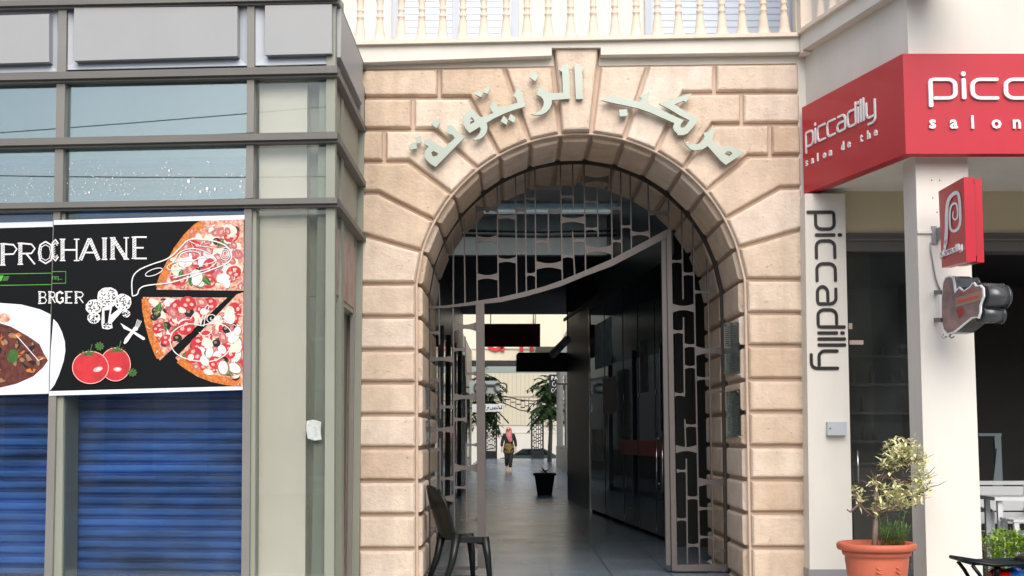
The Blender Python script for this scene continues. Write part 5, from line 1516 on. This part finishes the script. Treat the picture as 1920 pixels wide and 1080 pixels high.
b = MB(); b.prism([rw(0, 3.7), rw(L_, 3.7), rw(L_, ZH), rw(0, ZH)], -rn * .15); b.build('wall_head', M['hall_dark'], arc)
b = MB(); b.prism([rw(.02, 1.10, .014), rw(4.2, 1.10, .014), rw(4.2, 1.32, .014), rw(.02, 1.32, .014)], rn * .002); b.build('red_stripe', mat('red_film', (.40, .012, .016), .35), arc)
b = MB(); b.prism([rw(1.8, 2.0, .014), rw(2.4, 2.0, .014), rw(2.4, 2.75, .014), rw(1.8, 2.75, .014)], rn * .003); b.build('window_poster', mat('grey_print', c8(120, 122, 120), .5, var=(7, .6), col2=c8(40, 40, 40)), arc)
for s in (.55, .95):
    b = MB(); b.tube([rw(s, .65, .07), rw(s, 1.45, .07)], .016, 8)
    for z in (.75, 1.35): b.tube([rw(s, z, .07), rw(s, z, 0)], .01, 6)
    b.build('door_handle', M['steel'], arc)
# shop interior behind the right glass, plus stand-ins for its reflections
aw('shop_back_wall', (4.6, 17.0), (3.6, 29.5), 0, ZH, 'cafe_dark', .1, 1)
aw('shop_end_wall', (1.9, 29.4), (5.0, 29.4), 0, ZH, 'cafe_dark', .1, 1)
aw('shop_end_wall', (3.05, 17.0), (5.0, 17.0), 0, ZH, 'cafe_dark', .1, 1)
for s, z, wd, ht, m in ((5.2, 1.9, 1.3, .7, mat('blue_reflection_panel', c8(92, 130, 150), .5, var=(2.5, .7), col2=c8(20, 34, 44))), (5.3, 1.0, .9, .6, mat('red_reflection_panel', (.25, .015, .012), .5, var=(3, .5)))):  # blue and red panels made up to imitate reflections in the glass
    b = MB(); b.box(rw(s, z, -.5) - Vector((.02, 0, 0)), rw(s + wd, z + ht, -.5) + Vector((.02, 0, 0))); b.build('reflection_panel', m, arc)
for s0, s1, z0, z1, m in ((5.0, 6.9, 2.55, 3.35, mat('blue_reflection', c8(120, 158, 176), .4, var=(2.5, .8), col2=c8(24, 40, 50))), (4.6, 6.0, 1.75, 2.35, mat('maroon_reflection', c8(120, 40, 40), .4, var=(3, .5))), (5.9, 7.4, .95, 1.5, mat('pale_reflection', c8(170, 172, 168), .4, var=(4, .6), col2=c8(60, 62, 62)))):  # coloured patches painted on the pane as its reflections
    b = MB(); b.prism([rw(s0, z0, .014), rw(s1, z0, .014), rw(s1, z1, .014), rw(s0, z1, .014)], rn * .002); b.build('painted_reflection', m, arc)
b = MB()
for s in (4.2, 4.9, 7.2): b.tube([rw(s, .1, -.3), rw(s, 3.2, -.3)], .035, 8)  # poles made up for the pale lines reflected in the glass
b.build('reflection_pole', M['steel'], arc)
# column and its timber cladding at the end of the glass
aw('timber_wall', (1.44, 24.62), (1.22, 29.6), 0, ZC2 - .002, 'wood_dark', .5, -1)
aw('timber_end', (1.224, 29.605), (2.2, 29.605), 0, ZC2 - .002, 'wood_dark', .12, 1)
b = MB(); b.box((1.42, 24.56, 0), (1.46, 24.61, 3.6)); b.build('steel_edge', M['steel'], arc)
# left shopfront panels
for k in range(8):
    y0 = 15.4 + k * 2.3; x = -1.45 + (y0 - Y1) * .2 / 18.9
    b = MB(); b.box((x + .05, y0, .1), (x + .065, y0 + 2.2, 3.2)); b.build('glass_panel', M['dark_glass'], arc)
    b = MB(); b.box((x + .03, y0 + 2.21, 0), (x + .12, y0 + 2.27, 3.4)); b.build('steel_post', M['steel' if k % 2 else 'alu'], arc)
# spot tube lamp under the ceiling
l0, l1 = P(1037, 664, 27), P(1064, 636, 26)
sp_ = thing('spot_lamp', (l0 + l1) / 2, 'grey tubular spotlight slanting above the black hanging board', 'lamp')
b = MB(); b.tube([l0, l1], [.085, .075], 14); b.build('housing', mat('grey_lamp', c8(214, 214, 210), .4), sp_)
b = MB(); b.tube([l1, Vector((l1.x, l1.y, ZC2))], .012, 6); b.build('hanger', M['black'], sp_)
# hanging boards
rb_ = thing('hanging_board', P(960, 650, 33.6), 'dark red unlit board with dim lettering hung across the passage', 'sign')
q = [P(895, 607, 33.6), P(1013, 607, 33.6), P(1013, 650, 33.6), P(895, 650, 33.6)]
b = MB(); b.prism(q, (0, .12, 0)); b.build('board', M['dark_red'], rb_)
b = MB(); w0 = P(936, 634, 33.6); xw = .15
techno(b, 'piccadilly', lambda a, c: Vector((w0.x + a * .093, 33.585, w0.z + c * .11)), 1.06, .26, .17, (0, .012, 0))
stroke(b, [(0, 0), (.3, 0), (.3, .3), (0, .3), (0, .02)], .03, lambda a, c: Vector((P(912, 640, 33.6).x + a, 33.585, w0.z - .06 + c)), (0, .012, 0))
b.build('lettering', mat('dim_letter', c8(62, 30, 34), .5), rb_)
b = MB()
for px in (920, 1000): b.tube([P(px, 607, 33.66), Vector((P(px, 607, 33.66).x, 33.66, ZC2))], .012, 6)
b.build('hanger', M['black'], rb_)
bb_ = thing('hanging_board', P(1016, 680, 30), 'black round-cornered board jutting from the timber column', 'sign')
pts = [(1068, 661)] + [(974 - 6 * math.sin(a), 667 - 6 * math.cos(a)) for a in (0, .4, .8, 1.2, 1.57)] + [(967.5, 697), (1068, 697)]
b = MB(); b.prism([P(*p, 30.3) for p in pts], (0, .14, 0)); b.build('board', mat('black_board', (.006, .006, .007), .3, spec=.3), bb_)
b = MB(); b.bar(P(1066, 668, 30.37), Vector((1.3, 29.7, P(1066, 668, 30.3).z)), .04, .06); b.build('bracket', M['black'], bb_)
# flower pot on the passage floor
fp = PZ(1021, 927, 0)
pt2 = thing('plant_pot', fp, 'square dark brown plastic planter on the passage floor', 'plant pot')
hp = P(1021, 887, fp.y).z; hw = 20 / F * fp.y
b = MB()
def sq(h, z): return [fp + Vector((sx_ * h, sy_ * h, z)) for sx_, sy_ in ((-1, -1), (1, -1), (1, 1), (-1, 1))]
b.grid([sq(hw * .68, 0), sq(hw * .70, .06), sq(hw * .92, hp - .06)], 0, closed=True, smooth=False, cap=True); b.build('body', mat('dark_brown_plastic', (.012, .009, .008), .5), pt2)
b = MB(); b.grid([sq(hw * .95, hp - .058), sq(hw * 1.06, hp - .05), sq(hw * 1.06, hp), sq(hw * .95, hp - .001), sq(hw * .9, hp - .05)], 0, closed=True, smooth=False, cap=True); b.build('rim', mat('dark_red_plastic', (.05, .018, .014), .5), pt2)
pl2 = thing('pot_plant', fp + Vector((0, 0, hp - .05)), 'few small dark leaves sprouting from the planter', 'plant')
b = MB(); rt = random.Random(12)
for k in range(16):
    d = rvec(rt); d.z = abs(d.z) + .25; d.normalize(); leaf(b, fp + Vector((0, 0, hp - .03)) + d * .04, d, Vector((0, 0, 1)), rt.uniform(.10, .22), .045)
b.build('leaves', M['leaf_dark'], pl2)

for k, (z, sag) in enumerate(((7.35, .35), (6.75, .5))):
    b = MB(); b.tube([(-16 + 2 * j, -3.2 - .2 * k, z - sag * (1 - ((j - 8) / 8) ** 2) + .12 * j * (1 - k)) for j in range(17)], .012, 6)
    tag(b.build('overhead_cable', M['black']), ('thin black overhead cable across the street, upper one', 'thin black overhead cable across the street, lower sagging one')[k], 'cable', 'cables over the street')
# building across the street, mirrored in the shop glass
ob = thing('street_building', (0, -13.5, 0), 'plain beige two storey building facing the gateway across the road', 'building')
b = MB(); b.box((-26, -17, 0), (26, -13.5, 7.0)); b.build('wall', mat('beige_render', c8(168, 156, 138), .85, var=(1, .15)), ob)
b = MB(); b.box((-26.2, -17.2, 7.0), (26.2, -13.2, 7.3)); b.build('cornice', M['white_plaster'], ob)
for k in range(17):
    x = -24 + k * 3
    for z0, z1 in ((.3, 2.6), (4.0, 5.8)):
        b = MB(); b.box((x - .7, -13.498, z0), (x + .7, -13.44, z1)); w_ = b.build('window', M['dark_glass'], ob)
        b = MB(); b.box((x - .8, -13.498, z0 - .1), (x + .8, -13.3, z0 - .002)); b.build('sill', M['white_plaster'], w_)
# ------------------------------------------------------------------ courtyard and far building
cy = thing('courtyard_wall', (2.15, 47, 0), 'sunlit pale courtyard wall with dark plinth beyond the timber column', 'wall')
b = MB(); b.box((2.0, 34.05, .9), (2.4, 60, 5.2)); b.build('wall', M['white_plaster'], cy)
b = MB(); b.box((1.97, 34.05, 0), (2.4, 60, .898)); b.build('plinth', M['wood_dark'], cy)
b = MB()
for y in (38, 44, 50): b.box((1.96, y, 1.0), (1.999, y + 1.6, 3.6))
b.build('window', M['dark_glass'], cy)
cl = thing('courtyard_wall', (-1.7, 47, 0), 'shop wall along the left of the courtyard', 'wall')
b = MB(); b.box((-2.2, 34.2, 0), (-1.75, 58, 5)); b.build('wall', M['cladding'], cl)
b = MB()
for y in (36, 41, 46, 51): b.box((-1.748, y, .2), (-1.70, y + 3.2, 3.0))
b.build('shop_window', M['dark_glass'], cl)
fb_ = thing('far_building', (.1, 60, 4), 'cream building spanning the far end of the courtyard, with red lettering', 'building')
zu = P(960, 676, 58).z; zf = P(960, 655, 58).z
b = MB(); b.box((-7, 58, zf), (7, 63, 11)); b.box((-7, 57.9, zu), (7, 63.001, zf - .003)); b.build('storey', M['far_cream'], fb_)
b = MB(); b.box((2.55, 58.05, 0), (7, 63, zu - .003)); b.box((-7, 58.05, 0), (-2.3, 63, zu - .003)); b.build('pier', M['far_cream'], fb_)
b = MB(); b.box((-3, 57.82, zf + .02), (3, 57.895, zf + .1)); b.build('cornice', M['white_plaster'], fb_)
b = MB(); tx = P(908, 657, 57.9); 
font_text(b, 'OPTIQUE', lambda a, c: Vector((tx.x + .05 + a, 57.79, zf - .07 + c)), 1.05, (0, .04, 0), pitch=.62, bold=.03)
b.build('red_lettering', mat('red_letter', (.55, .02, .03), .4), fb_)
b = MB(); b.box((.98, 54, 4.95), (2.0, 57.8, 6.5)); b.build('side_block', M['far_cream'], fb_)
# spectacles sign
gs = thing('spectacles_sign', P(928, 728, 40), 'grey pair of spectacles cut out as an optician sign', 'sign')
Yg_ = 40.0
b = MB()
for cx_ in (901, 939):
    o_ = [P(cx_ + 12.5 * math.copysign(abs(math.cos(a)) ** .6, math.cos(a)), 726 + 9 * math.copysign(abs(math.sin(a)) ** .6, math.sin(a)), Yg_) for a in [k * 6.2832 / 28 for k in range(28)]]
    i_ = [P(cx_ + 9.5 * math.copysign(abs(math.cos(a)) ** .6, math.cos(a)), 726 + 6.4 * math.copysign(abs(math.sin(a)) ** .6, math.sin(a)), Yg_) for a in [k * 6.2832 / 28 for k in range(28)]]
    b.prism(o_, (0, .06, 0), holes=[i_])
b.bar(P(912, 722, Yg_ + .03), P(928, 722, Yg_ + .03), .05, .05)
b.build('frame', mat('grey_plastic', c8(70, 74, 76), .4), gs)
b = MB(); b.prism([P(880, 714, Yg_ + .07), P(933, 714, Yg_ + .07), P(937, 720, Yg_ + .07), P(937, 738, Yg_ + .07), P(880, 738, Yg_ + .07)], (0, .04, 0)); b.build('backing', mat('pale_blue_board', c8(150, 158, 160), .5), gs)
b = MB(); b.bar(P(885, 726, Yg_ + .1), Vector((-1.75, Yg_ + .1, P(885, 726, Yg_).z)), .05, .05); b.build('bracket', M['black'], gs)
# small white Arabic sign
ws = thing('arabic_sign', P(925, 772, 44), 'small white board with black Arabic writing under the spectacles', 'sign')
Ya = 44.0
b = MB(); b.prism([P(885, 757.5, Ya), P(943.5, 757.5, Ya), P(944, 771.5, Ya), P(885, 773, Ya)], (0, .05, 0)); b.build('board', mat('white_board', c8(205, 212, 216), .5), ws)
b = MB()
m3 = lambda a, c: P(a, c, Ya - .012)
for path in ([(941, 760), (940, 766), (937, 766.5), (934, 761)], [(934, 766), (930, 766.5), (930, 763)], [(930, 766.5), (927, 766.5), (927, 763.5)], [(927, 766.5), (924, 766), (924, 763.5)], [(924, 766), (921, 768.5), (919, 767)], [(914, 764), (917, 763), (914, 768), (911, 769)], [(910, 760), (910, 766)], [(906, 764), (908, 766.5), (905, 768.5)], [(941, 766), (936, 766)]):
    stroke(b, chaikin(path, 1), 1.3, m3, (0, .01, 0))
b.build('writing', M['black'], ws)
b = MB(); b.bar(P(886, 765, Ya + .025), Vector((-1.75, Ya + .025, P(886, 765, Ya).z)), .04, .04); b.build('bracket', M['black'], ws)
# small black sign with white writing on the right
ks = thing('shop_board', P(1037, 738, 45), 'tall narrow black shop board with white letters on the right', 'sign')
Yk = 45.0
b = MB(); b.prism([P(1029.5, 702, Yk), P(1044, 702, Yk), P(1044, 738, Yk), P(1029.5, 738, Yk)], (0, .08, 0)); b.build('board', M['black'], ks)
b = MB(); t0 = P(1033.5, 712, Yk)
font_text(b, 'PA', lambda a, c: Vector((t0.x + a, Yk - .012, t0.z + c)), .17, (0, .01, 0), bold=.006)
m4 = lambda a, c: P(a, c, Yk - .012)
stroke(b, E(1039, 720, 3.2, 4.2, 14)[:12], 1.2, m4, (0, .01, 0)); stroke(b, E(1036.5, 732, 2.6, 3.4, 12)[:11], 1.2, m4, (0, .01, 0)); stroke(b, [(1038, 735), (1043, 727)], 1.1, m4, (0, .01, 0))
b.build('writing', M['white_letter'], ks)
b = MB(); b.bar(P(1043, 720, Yk + .04), Vector((2.0, Yk + .04, P(1043, 720, Yk).z)), .05, .05); b.build('bracket', M['black'], ks)

# far gate with opened leaves and curved top rail
YF = 79.0
fg = thing('far_gate', (P(963, 860, YF).x, YF, 0), 'black openwork iron gate at the far end, leaves opened', 'gate')
rt = random.Random(31)
def leafgate(x0, x1, y0, y1):
    b = MB()
    for a in (x0, x1): b.box((P(a, 800, YF).x - .05, YF, 0), (P(a, 800, YF).x + .05, YF + .08, P(a, y0, YF).z))
    b.box((P(x0, 800, YF).x, YF + .01, P(x0, y0, YF).z - .06), (P(x1, 800, YF).x, YF + .07, P(x0, y0, YF).z))
    b.box((P(x0, 800, YF).x, YF + .01, 0), (P(x1, 800, YF).x, YF + .07, .45))
    o = b.build('leaf_frame', M['black'], fg)
    b = MB(); xa_, xb_ = P(x0, 800, YF).x, P(x1, 800, YF).x; zt_ = P(x0, y0, YF).z
    n = 5
    for k in range(1, n): b.box((xa_ + (xb_ - xa_) * k / n - .02, YF + .02, .4), (xa_ + (xb_ - xa_) * k / n + .02, YF + .05, zt_ - .05))
    for k in range(n):
        z = .5 + rt.random() * .2
        while z < zt_ - .2:
            b.box((xa_ + (xb_ - xa_) * k / n, YF + .025, z), (xa_ + (xb_ - xa_) * (k + 1) / n, YF + .045, z + .06)); z += rt.uniform(.14, .34)
    b.build('lattice', M['black'], fg)
leafgate(911, 930.5, 773, 860); leafgate(997, 1018, 773, 860)
for off in (0, 1):
    b = MB()
    pth = [(930, 742), (948, 743), (975, 750), (1000, 752), (1022, 749)] if not off else [(930, 752), (948, 757), (975, 769), (1000, 773), (1024, 767)]
    b.tube([P(*p, YF + .03) for p in pth], .035, 6); b.build('curved_rail', M['black'], fg)
b = MB()
for x, y in ((952, 749), (962, 754), (972, 758), (980, 752), (980, 764), (988, 761), (995, 757)):
    b.box((P(x - 4, y, YF).x, YF + .02, P(x, y + 1, YF).z), (P(x + 4, y, YF).x, YF + .05, P(x, y - 1, YF).z)); 
for x in (948, 957, 967, 977, 984, 991): b.box((P(x, 750, YF).x - .015, YF + .02, P(x, 764, YF).z), (P(x, 750, YF).x + .015, YF + .05, P(x, 747, YF).z))
b.build('top_lattice', M['black'], fg)
# trees by the far gate
def palmish(name, label, cx, cy, Y, spread, n, seed, droop=True):
    r = random.Random(seed); base = Vector((P(cx, 815, Y).x, Y, 0))
    t = thing(name, base, label, 'tree')
    top = P(cx, cy, Y)
    b = MB(); b.tube([base, base.lerp(top, .5) + Vector((.08, 0, 0)), top], [.12, .10, .07], 8); b.build('trunk', M['bark'], t)
    b = MB(); c = MB()
    for k in range(n):
        d = rvec(r); d.z = d.z * .8 + .25; d.normalize(); L = spread * r.uniform(.6, 1.15)
        s0_ = top + Vector((r.uniform(-.2, .2), r.uniform(-.2, .2), r.uniform(-1.6, .5)))
        pts_ = [s0_ + d * L * f + Vector((0, 0, -.55 * L * f * f)) for f in (0, .25, .5, .75, 1)]
        c.tube(pts_, [.02, .017, .014, .01, .006], 4)
        for j in range(26):
            f = r.uniform(.15, 1); i = min(3, int(f * 4)); p_ = pts_[i].lerp(pts_[i + 1], f * 4 - i); dd = (pts_[i + 1] - pts_[i]).normalized()
            sd_ = dd.cross(Vector((0, 0, 1))).normalized() * r.choice((-1, 1))
            leaf(b, p_, (dd * .6 + sd_ + Vector((0, 0, -.25))), Vector((0, 0, 1)), r.uniform(.24, .44), .09)
    c.build('limb', M['twig'], t); b.build('crown', M['leaf_dark'], t)
palmish('garden_tree', 'green feathery tree beside the spectacles sign', 906, 722, 66, 1.0, 130, 3)
palmish('garden_tree', 'green feathery tree beside the far gate, right of the woman', 1030, 728, 70, .95, 130, 9)
# far street: white wall with ribbed cladding, parked car
fw = thing('far_wall', (0, 95, -.95), 'white street wall with ribbed cladding above, beyond the far gate', 'wall')
zcl = P(960, 798, 95).z
b = MB(); b.box((-12, 95, -.95), (12, 95.4, zcl)); b.build('wall', M['far_white'], fw)
b = MB(); b.box((-12, 94.95, zcl + .02), (12, 95.4, P(960, 700, 95).z)); b.build('cladding', M['cladding'], fw)
b = MB()
for k in range(80):
    x = -12 + k * .3; b.box((x, 94.92, zcl + .03), (x + .04, 94.949, P(960, 701, 95).z))
b.box((-12, 94.88, P(960, 744, 95).z), (12, 94.919, P(960, 742, 95).z)); b.build('ribs', mat('rib_tone', c8(170, 164, 146), .6), fw)  # ribs slightly darker than the cladding
b = MB(); b.box((-12, 94.97, P(960, 812, 95).z), (12, 94.999, P(960, 811, 95).z)); b.build('groove', M['cladding'], fw)
YCa = 89.0
cz0 = -.95; car_c = Vector((P(1000, 850, YCa).x, YCa, cz0))
car = thing('parked_car', car_c, 'dark parked car seen behind the woman outside the far gate', 'car')
b = MB()
side = [(-2.2, .35), (-2.2, .8), (-1.5, .95), (-.7, 1.42), (.7, 1.44), (1.5, 1.0), (2.1, .9), (2.15, .35)]
b.prism([car_c + Vector((x, 0, z)) for x, z in side], (0, 1.7, 0)); b.build('body', M['car_paint'], car)
for pts in ([(-1.3, 1.0), (-.68, 1.36), (-.05, 1.38), (-.05, 1.0)], [(.05, 1.0), (.05, 1.38), (.66, 1.38), (1.25, 1.02)]):
    b = MB(); b.prism([car_c + Vector((x, -.012, z)) for x, z in pts], (0, .01, 0)); b.build('window', M['dark_glass'], car)
for x in (-1.35, 1.35):
    c = car_c + Vector((x, -.03, .33)); b = MB(); b.tube([c, c + Vector((0, .2, 0))], [.33, .33], 20); wh = b.build('wheel', M['rubber'], car)
    b = MB(); b.tube([c + Vector((0, -.01, 0)), c + Vector((0, .02, 0))], [.2, .2], 16); b.build('rim', M['metal_grey'], wh)
B(car_c + Vector((-2.24, .1, .6)), car_c + Vector((-2.19, .5, .75)), 'headlight', M['white_letter'], car); B(car_c + Vector((2.13, .1, .65)), car_c + Vector((2.18, .5, .8)), 'tail_light', M['red_lens'], car)

# ------------------------------------------------------------------ the woman walking through
ft = PZ(954, 884, 0); py_ = ft.y
per = thing('person', ft, 'woman walking towards the camera, pink headscarf, sunglasses, patterned tunic, dark trousers', 'person')
X0, Z0 = ft.x, 0.0
def V3(x, y, z): return Vector((X0 + x, py_ + y, z))
def skin_mesh(name, m, verts, edges, sub=2):
    me = bpy.data.meshes.new(name); base = root_of(per).location
    me.from_pydata([tuple(v[0] - base) for v in verts], edges, [])
    o = bpy.data.objects.new(name, me); COL.objects.link(o)
    sk = o.modifiers.new('skin', 'SKIN'); sk.use_smooth_shade = True
    for i, v in enumerate(verts):
        me.skin_vertices[0].data[i].radius = v[1]
    me.skin_vertices[0].data[0].use_root = True
    if sub: s = o.modifiers.new('sub', 'SUBSURF'); s.levels = sub; s.render_levels = sub
    dg = bpy.context.evaluated_depsgraph_get()
    me2 = bpy.data.meshes.new_from_object(o.evaluated_get(dg)); me2.name = name
    bpy.data.objects.remove(o)
    o = bpy.data.objects.new(name, me2); COL.objects.link(o); me2.materials.clear(); me2.materials.append(m)
    for p_ in me2.polygons: p_.use_smooth = True
    o.parent = per
    return o
vs, es = [], []
def add(p, r, par=None):
    vs.append((p, (r, r) if not isinstance(r, tuple) else r)); k = len(vs) - 1
    if par is not None: es.append((par, k))
    return k
pel = add(V3(0, 0, .92), (.15, .11)); wst = add(V3(0, 0, 1.10), (.125, .095), pel); chs = add(V3(0, 0, 1.28), (.15, .105), wst)
nk0 = add(V3(0, .0, 1.42), (.07, .06), chs); nk = add(V3(0, -.01, 1.47), .052, nk0); hd = add(V3(-.005, -.02, 1.53), (.068, .075), nk); hd2 = add(V3(-.008, -.025, 1.61), (.075, .09), hd); add(V3(-.005, -.01, 1.665), (.055, .065), hd2)
nose = add(V3(-.03, -.115, 1.575), .012, hd2)
for s, hand in ((-1, True), (1, False)):
    sh = add(V3(s * .17, 0, 1.385), .058, chs)
    el = add(V3(s * .245, .02 if not hand else -.02, 1.12), .045, sh); wr = add(V3(s * .27, -.06, .90), .028, el); pm = add(V3(s * .275, -.08, .83), (.030, .018), wr)
    for f, (dx, ln) in enumerate(((-.028, .062), (-.010, .075), (.010, .072), (.027, .058))):
        a = add(V3(s * .275 + dx * .4, -.085 + dx, .79), .009, pm); a = add(V3(s * .272 + dx * .4, -.085 + dx, .79 - ln * .5), .008, a); add(V3(s * .262 + dx * .4, -.08 + dx, .79 - ln), .0065, a)
    a = add(V3(s * .25, -.105, .815), .010, pm); add(V3(s * .245, -.12, .78), .008, a)
# left side of the picture: lifted trailing foot; right: planted foot
hip = add(V3(-.085, 0, .86), .088, pel); kn = add(V3(-.075, -.06, .50), .058, hip); an = add(V3(-.085, .16, .16), .036, kn); ft_ = add(V3(-.09, .09, .06), (.035, .03), an); add(V3(-.09, .0, .035), (.036, .02), ft_)
hip = add(V3(.085, 0, .86), .088, pel); kn = add(V3(.07, -.10, .47), .058, hip); an = add(V3(.05, -.14, .085), .036, kn); ft_ = add(V3(.05, -.20, .045), (.036, .03), an); add(V3(.05, -.30, .03), (.038, .02), ft_)
body = skin_mesh('body', M['skin'], vs, es)
def cloth(name, m, pts, edges, sub=2):
    global vs, es
    return skin_mesh(name, m, pts, edges, sub)
T = lambda x, y, z, a, c: (V3(x, y, z), (a, c))
cloth('tunic', M['tunic'], [T(0, 0, 1.14, .185, .14), T(0, 0, .98, .215, .165), T(0, 0, .80, .245, .19), T(0, 0, .64, .25, .20)], [(0, 1), (1, 2), (2, 3)])
jp = [T(0, 0, 1.20, .18, .14), T(0, 0, 1.08, .175, .135), T(0, .0, 1.33, .175, .13), T(0, 0, 1.41, .10, .09), T(-.18, 0, 1.385, .078, .078), T(-.255, -.02, 1.12, .066, .066), T(-.274, -.058, .93, .050, .050), T(.18, 0, 1.385, .078, .078), T(.255, .02, 1.12, .066, .066), T(.274, -.058, .93, .050, .050)]
cloth('jacket', M['charcoal'], jp, [(0, 1), (0, 2), (2, 3), (2, 4), (4, 5), (5, 6), (2, 7), (7, 8), (8, 9)])
tp = [T(0, 0, .90, .17, .13), T(-.09, 0, .82, .115, .115), T(-.078, -.06, .50, .088, .088), T(-.085, .13, .21, .070, .070), T(.09, 0, .82, .115, .115), T(.072, -.10, .47, .088, .088), T(.052, -.135, .14, .070, .070)]
cloth('trousers', M['charcoal'], tp, [(0, 1), (1, 2), (2, 3), (0, 4), (4, 5), (5, 6)])
cloth('headscarf', M['scarf'], [T(0, .045, 1.69, .095, .085), T(0, .065, 1.60, .125, .085), T(0, .04, 1.49, .125, .10), T(0, -.02, 1.40, .15, .13), T(.035, -.09, 1.30, .14, .075), T(.06, -.12, 1.19, .10, .05), T(.075, -.13, 1.10, .06, .035), T(-.13, -.02, 1.39, .09, .08)], [(0, 1), (1, 2), (2, 3), (3, 4), (4, 5), (5, 6), (3, 7)])
b = MB()
for s in (-.045, .02): b.ellipsoid(V3(s, -.118, 1.60), (.028, .010, .020), n=10, m=6)
b.tube([V3(-.075, -.10, 1.605), V3(-.012, -.126, 1.607), V3(.05, -.10, 1.605)], .005, 5); b.build('sunglasses', M['black'], per)
b = MB(); b.tube([V3(-.035, -.114, 1.545), V3(-.012, -.120, 1.543), V3(.012, -.114, 1.545)], .006, 5); b.build('mouth', mat('lip', c8(150, 72, 70), .5), per)
for x, y, z in ((-.09, .02, .035), (.05, -.23, .012)):
    b = MB(); b.box(V3(x - .042, y - .12, z - .012), V3(x + .042, y + .12, z + .006)); b.build('shoe', mat('pale_sandal', c8(170, 150, 130), .6), per)
